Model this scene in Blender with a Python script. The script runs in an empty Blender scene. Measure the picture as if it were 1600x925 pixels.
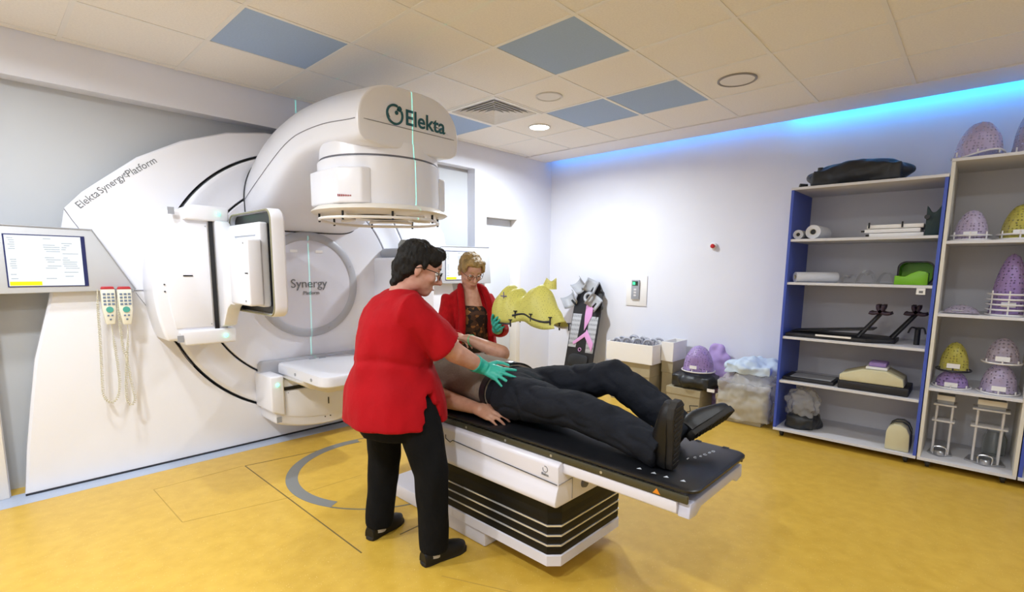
import bpy, bmesh, math, random
import numpy as np
from mathutils import Vector, Matrix, noise
random.seed(7)
S = bpy.context.scene
COL = S.collection
PI = math.pi

# ------------------------------------------------------------------ camera
CAM = Vector((-5.162, -4.160, 1.400)); FPX = 782.0; PPY = 520.9
YAW, PIT, ROL = math.radians(43.09), math.radians(7.533), math.radians(-0.533)
_f = Vector((math.cos(YAW)*math.cos(PIT), math.sin(YAW)*math.cos(PIT), -math.sin(PIT)))
_r = Vector((math.sin(YAW), -math.cos(YAW), 0)); _d = _f.cross(_r)
_r2 = _r*math.cos(ROL) + _d*math.sin(ROL); _d2 = -_r*math.sin(ROL) + _d*math.cos(ROL)
cd = bpy.data.cameras.new('camera'); cam = bpy.data.objects.new('camera', cd); COL.objects.link(cam)
cd.sensor_width = 36; cd.lens = 36*FPX/1600; cd.shift_y = (PPY-462.5)/1600; cd.clip_start = .05
cam.matrix_world = Matrix((( _r2.x, -_d2.x, -_f.x, CAM.x), (_r2.y, -_d2.y, -_f.y, CAM.y), (_r2.z, -_d2.z, -_f.z, CAM.z), (0, 0, 0, 1)))
S.camera = cam
def px(u, v, ax, val):
    """photo pixel -> world point on the plane axis=val"""
    d = _r2*((u-800)/FPX) + _d2*((v-PPY)/FPX) + _f
    return CAM + d*((val-CAM[ax])/d[ax])

# ------------------------------------------------------------------ world and exposure
w = bpy.data.worlds.new('world'); S.world = w; w.use_nodes = True
w.node_tree.nodes['Background'].inputs[0].default_value = (.9, .95, 1, 1)
w.node_tree.nodes['Background'].inputs[1].default_value = .3
S.view_settings.view_transform = 'Standard'; S.view_settings.look = 'None'
S.view_settings.exposure = 0.12; S.view_settings.gamma = 1; S.view_settings.use_curve_mapping = False

# ------------------------------------------------------------------ helpers
def lin(h):
    if isinstance(h, str):
        h = h.lstrip('#'); c = [int(h[i:i+2], 16)/255 for i in (0, 2, 4)]
    else: c = h
    return tuple(x/12.92 if x <= .04045 else ((x+.055)/1.055)**2.4 for x in c) + (1,)
_M = {}
def mat(name, col, rough=.5, metal=0, bump=0, bscale=40, var=0, vscale=6, spec=.5, emit=0, trans=0, alpha=1, coat=0, col2=None, sss=0, stretch=None, sheen=0):
    if name in _M: return _M[name]
    m = bpy.data.materials.new(name); m.use_nodes = True; nt = m.node_tree; N = nt.nodes; L = nt.links
    b = N['Principled BSDF']; c = lin(col); I = b.inputs
    I['Base Color'].default_value = c; I['Roughness'].default_value = rough; I['Metallic'].default_value = metal
    I['Specular IOR Level'].default_value = spec; I['Transmission Weight'].default_value = trans; I['Alpha'].default_value = alpha
    I['Coat Weight'].default_value = coat
    if sss: I['Subsurface Weight'].default_value = sss; I['Subsurface Radius'].default_value = (.01, .004, .002)
    if sheen: I['Sheen Weight'].default_value = sheen
    if emit: I['Emission Color'].default_value = c; I['Emission Strength'].default_value = emit
    if bump or var or col2:
        tc = N.new('ShaderNodeTexCoord'); mp = N.new('ShaderNodeMapping'); L.new(tc.outputs['Object'], mp.inputs[0])
        if stretch: mp.inputs['Scale'].default_value = stretch
        if var or col2:
            n = N.new('ShaderNodeTexNoise'); n.inputs['Scale'].default_value = vscale; n.inputs['Detail'].default_value = 5
            L.new(mp.outputs[0], n.inputs['Vector'])
            rp = N.new('ShaderNodeValToRGB'); L.new(n.outputs[0], rp.inputs[0])
            rp.color_ramp.elements[0].position = .35; rp.color_ramp.elements[1].position = .65
            lo = lin(col2) if col2 else tuple(x*(1-var) for x in c[:3]) + (1,)
            rp.color_ramp.elements[0].color = lo; rp.color_ramp.elements[1].color = c
            L.new(rp.outputs[0], I['Base Color'])
        if bump:
            n2 = N.new('ShaderNodeTexNoise'); n2.inputs['Scale'].default_value = bscale; n2.inputs['Detail'].default_value = 4
            L.new(mp.outputs[0], n2.inputs['Vector'])
            bp_ = N.new('ShaderNodeBump'); bp_.inputs['Strength'].default_value = bump; bp_.inputs['Distance'].default_value = .01
            L.new(n2.outputs[0], bp_.inputs['Height']); L.new(bp_.outputs[0], I['Normal'])
    _M[name] = m
    return m

def link_mesh(name, me, m=None, parent=None, smooth=True, center=True):
    if center and len(me.vertices):
        a = np.empty(len(me.vertices)*3); me.vertices.foreach_get('co', a); a = a.reshape(-1, 3)
        c = (a.min(0)+a.max(0))/2; a -= c; me.vertices.foreach_set('co', a.ravel())
    else: c = np.zeros(3)
    o = bpy.data.objects.new(name, me); COL.objects.link(o)
    if m is not None: me.materials.append(m)
    loc = Vector(c)
    if parent is not None:
        o.parent = parent; loc = loc - wloc(parent)
    o.location = loc
    if smooth and len(me.polygons):
        me.polygons.foreach_set('use_smooth', [True]*len(me.polygons))
        me.set_sharp_from_angle(angle=math.radians(38))
    me.update()
    return o
def wloc(o):
    l = Vector(o.location)
    while o.parent: o = o.parent; l = l + Vector(o.location)
    return l
def tag(o, label=None, cat=None, group=None, kind=None):
    if label: o['label'] = label
    if cat: o['category'] = cat
    if group: o['group'] = group
    if kind: o['kind'] = kind
    return o
def thing(name, loc, label, cat, group=None):
    o = bpy.data.objects.new(name, None); COL.objects.link(o); o.location = loc; o.empty_display_size = .1
    return tag(o, label, cat, group)

class MB:
    """collects shapes in world coordinates; build() links them as one mesh"""
    def __init__(s): s.v = []; s.f = []
    def add(s, v, f):
        n = len(s.v); s.v += [tuple(p) for p in v]; s.f += [tuple(i+n for i in q) for q in f]; return s
    def bm(s, b):
        b.verts.index_update(); s.add([v.co for v in b.verts], [[v.index for v in f.verts] for f in b.faces]); b.free(); return s
    def box(s, x0, x1, y0, y1, z0, z1, bev=0, seg=2, M=None):
        b = bmesh.new(); bmesh.ops.create_cube(b, size=1)
        for v in b.verts: v.co = Vector(((x0+x1)/2+v.co.x*(x1-x0), (y0+y1)/2+v.co.y*(y1-y0), (z0+z1)/2+v.co.z*(z1-z0)))
        if bev: bmesh.ops.bevel(b, geom=list(b.edges), offset=bev, segments=seg, affect='EDGES', profile=.5)
        if M is not None: b.transform(M)
        return s.bm(b)
    def prism(s, pts, d, bev=0, seg=2, M=None):
        """pts: 3D polygon, extruded along vector d"""
        b = bmesh.new(); vs = [b.verts.new(p) for p in pts]; f = b.faces.new(vs)
        r = bmesh.ops.extrude_face_region(b, geom=[f]); d = Vector(d)
        for g in r['geom']:
            if isinstance(g, bmesh.types.BMVert): g.co += d
        bmesh.ops.recalc_face_normals(b, faces=list(b.faces))
        if bev: bmesh.ops.bevel(b, geom=list(b.edges), offset=bev, segments=seg, affect='EDGES', profile=.5, clamp_overlap=True)
        if M is not None: b.transform(M)
        return s.bm(b)
    def tube(s, path, r, n=8, close=False, cap=True):
        P = [Vector(p) for p in path]; R = r if isinstance(r, (list, tuple)) else [r]*len(P)
        rings = []; up = None
        for i, p in enumerate(P):
            a = P[i-1] if (i > 0 or close) else p; c = P[(i+1) % len(P)] if (i < len(P)-1 or close) else p
            t = (c-a); t = t.normalized() if t.length > 1e-9 else Vector((0, 0, 1))
            if up is None:
                up = Vector((0, 0, 1)) if abs(t.z) < .9 else Vector((1, 0, 0))
            x = up.cross(t)
            if x.length < 1e-6: x = Vector((1, 0, 0)).cross(t)
            x.normalize(); y = t.cross(x); up = y
            rings.append([p + (x*math.cos(2*PI*k/n)+y*math.sin(2*PI*k/n))*R[i] for k in range(n)])
        return s.loft(rings, cap=cap and not close, close=close)
    def loft(s, rings, cap=True, close=False):
        n = len(rings[0]); v = [p for r in rings for p in r]; f = []
        m = len(rings)
        for i in range(m if close else m-1):
            a = i*n; b = ((i+1) % m)*n
            for k in range(n): f.append((a+k, a+(k+1) % n, b+(k+1) % n, b+k))
        if cap: f.append(tuple(range(n))[::-1]); f.append(tuple((m-1)*n+k for k in range(n)))
        return s.add(v, f)
    def lathe(s, prof, c, axis='z', n=48, a0=0, a1=2*PI, cap=True):
        """prof: list of (r, h)"""
        full = abs(a1-a0-2*PI) < 1e-6; rings = []
        for r, h in prof:
            ring = []
            for k in range(n if full else n+1):
                a = a0+(a1-a0)*k/n; x, y = r*math.cos(a), r*math.sin(a)
                ring.append(Vector(c)+(Vector((x, y, h)) if axis == 'z' else Vector((x, h, y)) if axis == 'y' else Vector((h, x, y))))
            rings.append(ring)
        if full: return s.loft(rings, cap=cap)
        v = [p for r in rings for p in r]; q = n+1
        return s.add(v, [(i*q+k, i*q+k+1, (i+1)*q+k+1, (i+1)*q+k) for i in range(len(rings)-1) for k in range(n)])
    def ball(s, c, r, n=12, M=None):
        b = bmesh.new(); bmesh.ops.create_uvsphere(b, u_segments=n, v_segments=max(6, n//2), radius=1)
        r = r if isinstance(r, (tuple, list)) else (r, r, r)
        for v in b.verts: v.co = Vector((v.co.x*r[0], v.co.y*r[1], v.co.z*r[2]))
        if M is not None: b.transform(M)
        for v in b.verts: v.co += Vector(c)
        return s.bm(b)
    def cap(s, p0, p1, r0, r1, n=16):
        """tapered capsule"""
        p0, p1 = Vector(p0), Vector(p1); t = (p1-p0); L = max(t.length, 1e-6); t.normalize()
        x = (Vector((0, 0, 1)) if abs(t.z) < .9 else Vector((1, 0, 0))).cross(t).normalized(); y = t.cross(x)
        rings = []
        for k in range(1, 5): a = PI/2*k/4; rings.append((p0-t*r0*math.cos(a), r0*math.sin(a)))
        for k in range(0, 4): a = PI/2*k/4; rings.append((p1+t*r1*math.sin(a), r1*math.cos(a)))
        return s.loft([[c+(x*math.cos(2*PI*k/n)+y*math.sin(2*PI*k/n))*r for k in range(n)] for c, r in rings])
    def grid(s, fn, nu, nv):
        v = [fn(i/nu, j/nv) for i in range(nu+1) for j in range(nv+1)]; q = nv+1
        return s.add(v, [(i*q+j, i*q+j+1, (i+1)*q+j+1, (i+1)*q+j) for i in range(nu) for j in range(nv)])
    def mesh(s, name='m', fix=True):
        me = bpy.data.meshes.new(name); me.from_pydata(s.v, [], s.f)
        if fix:
            b = bmesh.new(); b.from_mesh(me); bmesh.ops.recalc_face_normals(b, faces=list(b.faces)); b.to_mesh(me); b.free()
        me.update(); return me
    def build(s, name, m, parent=None, smooth=True, fix=True):
        return link_mesh(name, s.mesh(name, fix), m, parent, smooth)
def box(name, m, parent, *a, **k): return MB().box(*a, **k).build(name, m, parent)
def spline(pts, n=8, close=False):
    """catmull-rom"""
    P = [Vector(p) for p in pts]; out = []; N = len(P)
    g = (lambda i: P[i % N]) if close else (lambda i: P[min(max(i, 0), N-1)])
    for i in range(N if close else N-1):
        a, b, c, d = g(i-1), g(i), g(i+1), g(i+2)
        for k in range(n):
            t = k/n; out.append(.5*((2*b)+(c-a)*t+(2*a-5*b+4*c-d)*t*t+(3*b-a-3*c+d)*t**3))
    if not close: out.append(P[-1])
    return out
def interp(x, xs, ys): return float(np.interp(x, xs, ys))
def smoothi(x, xs, ys):
    # monotone-ish cubic via catmull on ys
    xs = list(xs); i = min(max(np.searchsorted(xs, x)-1, 0), len(xs)-2); t = (x-xs[i])/(xs[i+1]-xs[i])
    m = lambda j: 0 if j <= 0 or j >= len(xs)-1 else (ys[j+1]-ys[j-1])/(xs[j+1]-xs[j-1])
    m0 = m(i) if 0 < i else (ys[1]-ys[0])/(xs[1]-xs[0]); m1 = m(i+1) if i+1 < len(xs)-1 else (ys[-1]-ys[-2])/(xs[-1]-xs[-2])
    h = xs[i+1]-xs[i]
    return (2*t**3-3*t*t+1)*ys[i]+(t**3-2*t*t+t)*h*m0+(-2*t**3+3*t*t)*ys[i+1]+(t**3-t*t)*h*m1
def text_mesh(txt, size, M, depth=.0008, extra=0, align='LEFT', bold=0, shear=0, fit=None):
    c = bpy.data.curves.new('t', 'FONT'); c.body = txt; c.size = size; c.extrude = depth; c.align_x = align; c.offset = bold; c.shear = shear; c.resolution_u = 4
    o = bpy.data.objects.new('t', c); COL.objects.link(o); dg = bpy.context.evaluated_depsgraph_get(); dg.update()
    me = bpy.data.meshes.new_from_object(o.evaluated_get(dg)); bpy.data.objects.remove(o); bpy.data.curves.remove(c)
    me.materials.clear()
    if fit:
        xs = [v.co.x for v in me.vertices]; k = fit/(max(xs)-min(xs)); me.transform(Matrix.Diagonal((k, k, 1, 1)))
    me.transform(M); return me
def text(name, txt, size, M, m, parent, **k): return link_mesh(name, text_mesh(txt, size, M, **k), m, parent, smooth=False)
def frame(o, x, y):
    """matrix with local x,y along the given world directions at o"""
    x = Vector(x).normalized(); z = x.cross(Vector(y)).normalized(); y = z.cross(x)
    return Matrix(((x.x, y.x, z.x, o[0]), (x.y, y.y, z.y, o[1]), (x.z, y.z, z.z, o[2]), (0, 0, 0, 1)))
def mods(o, *ms):
    """apply modifiers: list of (type, dict)"""
    for t, kw in ms:
        md = o.modifiers.new(t, t)
        for k, v in kw.items(): setattr(md, k, v)
    dg = bpy.context.evaluated_depsgraph_get(); dg.update()
    me = bpy.data.meshes.new_from_object(o.evaluated_get(dg)); o.modifiers.clear(); o.data = me
    return o
def remesh(mb, name, m, parent, vox=.008, smooth=6, fac=.5, disp=None, post=None):
    """overlapping closed shapes -> one continuous blended skin"""
    o = bpy.data.objects.new('tmp', mb.mesh('tmp')); COL.objects.link(o)
    r = o.modifiers.new('r', 'REMESH'); r.mode = 'VOXEL'; r.voxel_size = vox
    if smooth: q = o.modifiers.new('s', 'SMOOTH'); q.iterations = smooth; q.factor = fac
    dg = bpy.context.evaluated_depsgraph_get(); dg.update()
    me = bpy.data.meshes.new_from_object(o.evaluated_get(dg)); bpy.data.objects.remove(o)
    if disp or post:
        n = len(me.vertices); a = np.empty(n*3); me.vertices.foreach_get('co', a); a = a.reshape(-1, 3)
        nn = np.empty(n*3); me.vertices.foreach_get('normal', nn); nn = nn.reshape(-1, 3)
        if disp: a = a + nn*np.array([disp(Vector(p)) for p in a])[:, None]
        if post: a = np.array([post(Vector(p)) for p in a])
        me.vertices.foreach_set('co', a.ravel())
    o = link_mesh(name, me, m, parent); o.data.polygons.foreach_set('use_smooth', [True]*len(me.polygons))
    return o
def nz(p, s, seed=0): return noise.noise(Vector(p)*s+Vector((seed*7.3, seed*3.1, seed)))
def copy_tree(o, parent=None, delta=None):
    c = o.copy(); COL.objects.link(c)
    if parent is not None: c.parent = parent
    if delta is not None: c.location = Vector(c.location)+Vector(delta)
    for ch in list(o.children): copy_tree(ch, c)
    return c
# ================================================================== the room
CZ = 2.71
M_wall = mat('wall_paint', '#E8EAF5', .55, bump=.03, bscale=120, var=.03, vscale=2)
M_tile = mat('ceiling_tile_mineral', '#F4EFE9', .9, bump=.25, bscale=260, var=.05, vscale=90)
M_blue = mat('ceiling_tile_blue', '#A6BDE0', .85, bump=.2, bscale=260, var=.05, vscale=90)
M_bar = mat('ceiling_runner', '#EDEAE6', .5)
M_gyp = mat('gypsum', '#EEEBEC', .7)
M_floorgrey = mat('floor_border_vinyl', '#AEB9CE', .4, var=.06, vscale=60)
M_niche = mat('niche_paint', '#C3C6CB', .6, var=.03, vscale=2)
M_white = mat('white_plastic', '#EFEDEC', .32, bump=.008, bscale=90, var=.015, vscale=3)
M_cream = mat('warm_white_plastic', '#EBE6DE', .35, var=.015, vscale=3)
M_dark = mat('dark_gap', '#2A2C33', .6)
M_black = mat('black_plastic', '#15161A', .4)
M_grey = mat('mid_grey_plastic', '#9FA2AA', .4)
M_chrome = mat('chrome', '#D8DADE', .18, metal=1)
M_steel = mat('brushed_steel', '#B9BBC0', .35, metal=.9)

def floor_mat():
    m = bpy.data.materials.new('yellow_vinyl'); m.use_nodes = True; nt = m.node_tree; N = nt.nodes; L = nt.links; b = N['Principled BSDF']
    tc = N.new('ShaderNodeTexCoord')
    n1 = N.new('ShaderNodeTexNoise'); n1.inputs['Scale'].default_value = 14.0; n1.inputs['Detail'].default_value = 6
    r1 = N.new('ShaderNodeValToRGB'); r1.color_ramp.elements[0].color = lin('#C79F3A'); r1.color_ramp.elements[1].color = lin('#D2AC46')
    r1.color_ramp.elements[0].position = .3; r1.color_ramp.elements[1].position = .7
    n2 = N.new('ShaderNodeTexVoronoi'); n2.inputs['Scale'].default_value = 110
    r2 = N.new('ShaderNodeValToRGB'); r2.color_ramp.elements[0].color = (1, 1, 1, 1); r2.color_ramp.elements[1].color = (0, 0, 0, 1)
    r2.color_ramp.elements[0].position = .12; r2.color_ramp.elements[1].position = .22
    n3 = N.new('ShaderNodeTexNoise'); n3.inputs['Scale'].default_value = 55
    r3 = N.new('ShaderNodeValToRGB'); r3.color_ramp.elements[0].position = .52; r3.color_ramp.elements[1].position = .62
    mu = N.new('ShaderNodeMath'); mu.operation = 'MULTIPLY'
    mx = N.new('ShaderNodeMix'); mx.data_type = 'RGBA'
    for n in (n1, n2, n3): L.new(tc.outputs['Object'], n.inputs['Vector'])
    L.new(n1.outputs[0], r1.inputs[0]); L.new(n2.outputs['Distance'], r2.inputs[0]); L.new(n3.outputs[0], r3.inputs[0])
    L.new(r2.outputs[0], mu.inputs[0]); L.new(r3.outputs[0], mu.inputs[1])
    L.new(mu.outputs[0], mx.inputs['Factor']); L.new(r1.outputs[0], mx.inputs['A']); mx.inputs['B'].default_value = lin('#EBD28C')
    L.new(mx.outputs['Result'], b.inputs['Base Color']); b.inputs['Roughness'].default_value = .33
    n4 = N.new('ShaderNodeTexNoise'); n4.inputs['Scale'].default_value = 9; L.new(tc.outputs['Object'], n4.inputs['Vector'])
    bu = N.new('ShaderNodeBump'); bu.inputs['Strength'].default_value = .04; L.new(n4.outputs[0], bu.inputs['Height']); L.new(bu.outputs[0], b.inputs['Normal'])
    return m
M_floor = floor_mat()
X0, Y0 = -6.7, -6.4            # walls behind the camera
floor = tag(box('floor', M_floor, None, X0-.15, .15, Y0-.15, .6, -.12, 0), kind='structure')
def strip(name, m, p, q, wd, z=.0006, parent=floor):
    p, q = Vector(p), Vector(q); t = (q-p).normalized(); n = Vector((-t.y, t.x, 0))*wd/2
    return MB().prism([(a.x, a.y, 0) for a in (p-n, q-n, q+n, p+n)], (0, 0, z)).build(name, m, parent, smooth=False)
M_seam = mat('seam_line', '#6B5A34', .6); M_seam2 = mat('faint_seam', '#B08F3E', .6)
strip('floor_border', M_floorgrey, (-5.6, -.1, 0), (-1.33, -.1, 0), .2, .0008)
for a, b, k in (((383, 728), (565, 690), 0), ((383, 728), (450, 778), 0), ((450, 778), (565, 864), 0), ((450, 778), (565, 742), 1), ((240, 765), (285, 816), 1),
                ((240, 765), (380, 728), 1), ((285, 816), (450, 778), 1), ((690, 900), (800, 925), 1), ((625, 835), (668, 815), 0)):
    A = px(*a, 2, 0); B = px(*b, 2, 0); strip('floor_seam', M_seam2 if k else M_seam, A, B, .005 if k else .007, .0005 if k else .0009)
# grey turntable ring set in the floor
RC = Vector((-3.29, -1.20, 0))
def ringpart(r0, r1, a0, a1, z):
    n = 64; mb = MB(); ins = []; 
    def P(r, a, h): return (RC.x+r*math.cos(a), RC.y+r*math.sin(a), h)
    v = []; f = []
    for k in range(n+1):
        a = a0+(a1-a0)*k/n; v += [P(r0, a, 0), P(r1, a, 0), P(r1, a, z), P(r0, a, z)]
    for k in range(n):
        b = k*4; f += [(b+3, b+2, b+6, b+7), (b+2, b+1, b+5, b+6), (b, b+3, b+7, b+4)]
    return mb.add(v, f)
ringpart(.575, .65, math.radians(78), math.radians(208), .0012).build('floor_ring', mat('floor_ring_grey', '#7A7C7C', .45), floor, smooth=False)
ringpart(.64, .652, math.radians(208), math.radians(300), .0012).build('floor_ring_edge', mat('floor_ring_edge', '#6E6F66', .45), floor, smooth=False)
ringpart(.64, .652, math.radians(0), math.radians(78), .0012).build('floor_ring_edge', mat('floor_ring_edge', '#6E6F66', .45), floor, smooth=False)

# walls
NX0, NX1, NZ = -5.13, -1.33, 2.46      # machine niche in the back wall
wb = MB()
for x0, x1, z0, z1 in ((X0-.15, NX0, 0, 3.0), (NX1, -1.19, 0, 3.0), (-.645, .15, 0, 3.0), (NX0, NX1, NZ, 3.0), (-1.19, -.645, 2.0, 3.0)):
    wb.box(x0, x1, 0, .12, z0, z1)
wall_back = tag(wb.build('wall_back', M_wall, None, smooth=False), kind='structure')
nb = MB().box(NX0-.1, NX1+.1, .122, .2, 0, 2.7)
nb.build('niche_lining', M_niche, wall_back, smooth=False)
tag(box('wall_right', M_wall, None, 0, .12, Y0-.15, .0, 0, 3.0), kind='structure')
tag(box('wall_left', M_wall, None, X0-.12, X0, Y0-.15, 0, 0, 3.0), kind='structure')
tag(box('wall_front', M_wall, None, X0, 0, Y0-.12, Y0, 0, 3.0), kind='structure')
# left jamb of the niche, door in the back wall
tag(box('trim_1', M_white, None, -5.26, -5.135, -.035, 0, 0, 2.2, bev=.006), kind='structure')
M_door = mat('door_paint', '#D9DEE8', .4)
d = tag(box('door_1', M_door, None, -1.17, -.665, .085, .12, .005, 1.955, bev=.004), kind='structure')
MB().lathe([(.0, -.05), (.011, -.05), (.011, 0), (.02, 0), (.02, .004)], (-.72, .08, 1.0), 'y', 16).box(-.83, -.71, .03, .042, .99, 1.012, .004).build('door_handle', M_steel, d)
fr = MB(); 
for a in ((-1.245, -1.17, -.02, .13, 0, 2.03), (-.665, -.59, -.02, .13, 0, 2.03), (-1.17, -.665, -.02, .13, 1.96, 2.03)): fr.box(*a, bev=.004)
tag(fr.build('trim_2', M_white, None), kind='structure')

# ceiling: slab, runners, tiles
ceiling = tag(box('ceiling', M_gyp, None, X0-.15, -.5, Y0-.15, .0, CZ+.03, CZ+.12), kind='structure')
GX, GY = -2.9, -1.87
gx = lambda i: GX+.6*i
gy = lambda j: GY+.6*j
BLUE = {(0, -1), (2, 0), (2, -1), (-2, 1), (1, 2), (-4, -2), (-1, -4), (1, -6)}
LIT = {(2, 1): 1.3, (-4, 1): .38, (-5, 0): .85, (-5, -3): .95, (-3, -4): .3, (0, -4): .28, (2, -6): .3}
OFF = {(1, 0), (2, -2)}
VENT = (1, 1)
I0, I1, J0, J1 = -7, 4, -8, 3
tile_me = {}
def tile(i, j):
    x0, x1 = max(gx(i), X0)+.009, min(gx(i+1), -.5)-.009; y0, y1 = max(gy(j), Y0)+.009, gy(j+1)-.009
    if j == 3: y1 = -.004
    if x1-x0 < .03 or y1-y0 < .03: return
    key = (round(x1-x0, 3), round(y1-y0, 3), (i, j) in BLUE)
    if key not in tile_me:
        me = MB().box(-(x1-x0)/2, (x1-x0)/2, -(y1-y0)/2, (y1-y0)/2, 0, .014, bev=.003, seg=1).mesh('tile'); me.materials.append(M_blue if key[2] else M_tile); tile_me[key] = me
    o = bpy.data.objects.new('ceiling_tile', tile_me[key]); COL.objects.link(o); o.parent = ceiling
    o.location = Vector(((x0+x1)/2, (y0+y1)/2, CZ+.003))-wloc(ceiling)
for i in range(I0, I1):
    for j in range(J0, J1+1):
        if (i, j) != VENT: tile(i, j)
for i in range(I0+1, I1):
    box('ceiling_runner', M_bar, ceiling, gx(i)-.012, gx(i)+.012, Y0, 0, CZ, CZ+.028)
for j in range(J0+1, J1+1):
    box('ceiling_runner', M_bar, ceiling, X0, -.5, gy(j)-.012, gy(j)+.012, CZ-.0005, CZ+.0275)
# gypsum border with the light cove along the right wall
tag(MB().box(-.5, -.12, Y0, 0, CZ-.004, CZ+.09).build('trim_3', M_gyp, None, smooth=False), kind='structure')
tag(MB().box(-.6, .12, Y0, .12, 2.96, 3.02).build('trim_4', M_wall, None, smooth=False), kind='structure')
tag(MB().box(-.6, -.56, Y0, 0, CZ+.12, 2.96).build('trim_5', M_wall, None, smooth=False), kind='structure')
M_led = mat('led_blue', '#3FA0FF', .5, emit=11)
M_led2 = mat('led_cyan', '#0FA6FF', .5, emit=26)
for y0, y1, m, lb in ((-2.7, -.05, M_led, 'dim blue light strip in the ceiling cove beside the corner'), (-6.3, -2.75, M_led2, 'bright cyan light strip in the ceiling cove above the cabinets')):
    t = thing('led_strip', (-.115, (y0+y1)/2, CZ+.03), lb, 'light strip')
    box('led_profile', M_steel, t, -.1199, -.114, y0, y1, CZ+.02, CZ+.05)
    box('led_diffuser', m, t, -.114, -.110, y0, y1, CZ+.024, CZ+.046)

# round recessed ceiling lights
M_lens_on = mat('lamp_lens_lit', '#FFFFFF', .5, emit=14); M_lens_off = mat('lamp_lens_off', '#E3DED8', .45); M_rim = mat('lamp_rim', '#D6D2CC', .4)
M_rimd = mat('lamp_rim_dark', '#8C8684', .5)  # darker grey rim of the large unlit fixture
def downlight(i, j, on, lb):
    x, y = gx(i)+.3, gy(j)+.3; r = .10 if (i, j) != (2, -2) else .125
    t = thing('ceiling_light', (x, y, CZ), lb, 'ceiling light')
    MB().lathe([(r-.012, .002), (r-.010, -.006), (r, -.007), (r+.004, -.004), (r+.004, .003)], (x, y, CZ), n=40, cap=False).build('rim', M_rim if on or (i, j) != (2, -2) else M_rimd, t)
    MB().lathe([(.001, -.002), (r-.012, -.002), (r-.012, .002), (.001, .002)], (x, y, CZ), n=40).build('lens', M_lens_on if on else M_lens_off, t)
    if on:
        ld = bpy.data.lights.new('lamp', 'AREA'); ld.shape = 'DISK'; ld.size = 2*r-.03; ld.energy = LAMP_W*LIT[(i, j)]; ld.color = (.88, .945, 1); ld.spread = math.radians(165)
        lo = bpy.data.objects.new('lamp', ld); COL.objects.link(lo); lo.parent = t; lo.location = (0, 0, -.009)
LAMP_W = 40
LBL = {(2, 1): 'lit round ceiling light beside the square air vent', (-4, 1): 'lit round ceiling light above the wall display', (-5, 0): 'lit round ceiling light over the floor beside the display', (-5, -3): 'lit round ceiling light along the plain side wall', (-3, -4): 'lit round ceiling light over the open floor',
       (0, -4): 'lit round ceiling light above the foot of the couch', (-5, -5): 'lit round ceiling light in the far room corner', (2, -6): 'lit round ceiling light past the cabinets'}
for k in LIT: downlight(*k, True, LBL[k])
downlight(1, 0, False, 'unlit small round ceiling light between the vent and a blue tile')
downlight(2, -2, False, 'unlit large round ceiling light with a dark rim')
# square air vent: frame, nested four-way slats
vx, vy = gx(1)+.3, gy(1)+.3
t = thing('air_vent', (vx, vy, CZ), 'square white four way ceiling air vent with nested slats', 'air vent')
def sqring(r0, z0, r1, z1, th):
    mb = MB(); R = []
    for r, z in ((r0, z0), (r1, z1), (r1-th, z1), (r0-th, z0)):
        R.append([Vector((vx+sx*r, vy+sy*r, CZ+z)) for sx, sy in ((-1, -1), (1, -1), (1, 1), (-1, 1))])
    return mb.loft(R, cap=False, close=True)
sqring(.292, -.004, .292, .004, .035).build('frame', M_bar, t, smooth=False)
for k in range(6):
    r = .25-k*.038
    sqring(r, -.004, r-.028, .026, .004).build('slat', M_white, t, smooth=False)
box('duct', M_black, t, vx-.26, vx+.26, vy-.26, vy+.26, CZ+.027, CZ+.0298)
# ================================================================== treatment machine
IX, IY, IZ = -3.28, -1.20, 1.24       # isocentre
M_print = mat('grey_print', '#6F7278', .5); M_logo = mat('teal_print', '#1F5966', .5); M_red = mat('red_print', '#A5242C', .5)
M_facia = mat('machine_cover_white', '#EEEFF7', .28, var=.012, vscale=2)
M_ringgrey = mat('ring_grey', '#B4B6BE', .35); M_disc = mat('disc_lilac_white', '#D9D9E4', .25)
M_green = mat('green_led', '#5CFFC0', .4, emit=5)
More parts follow.
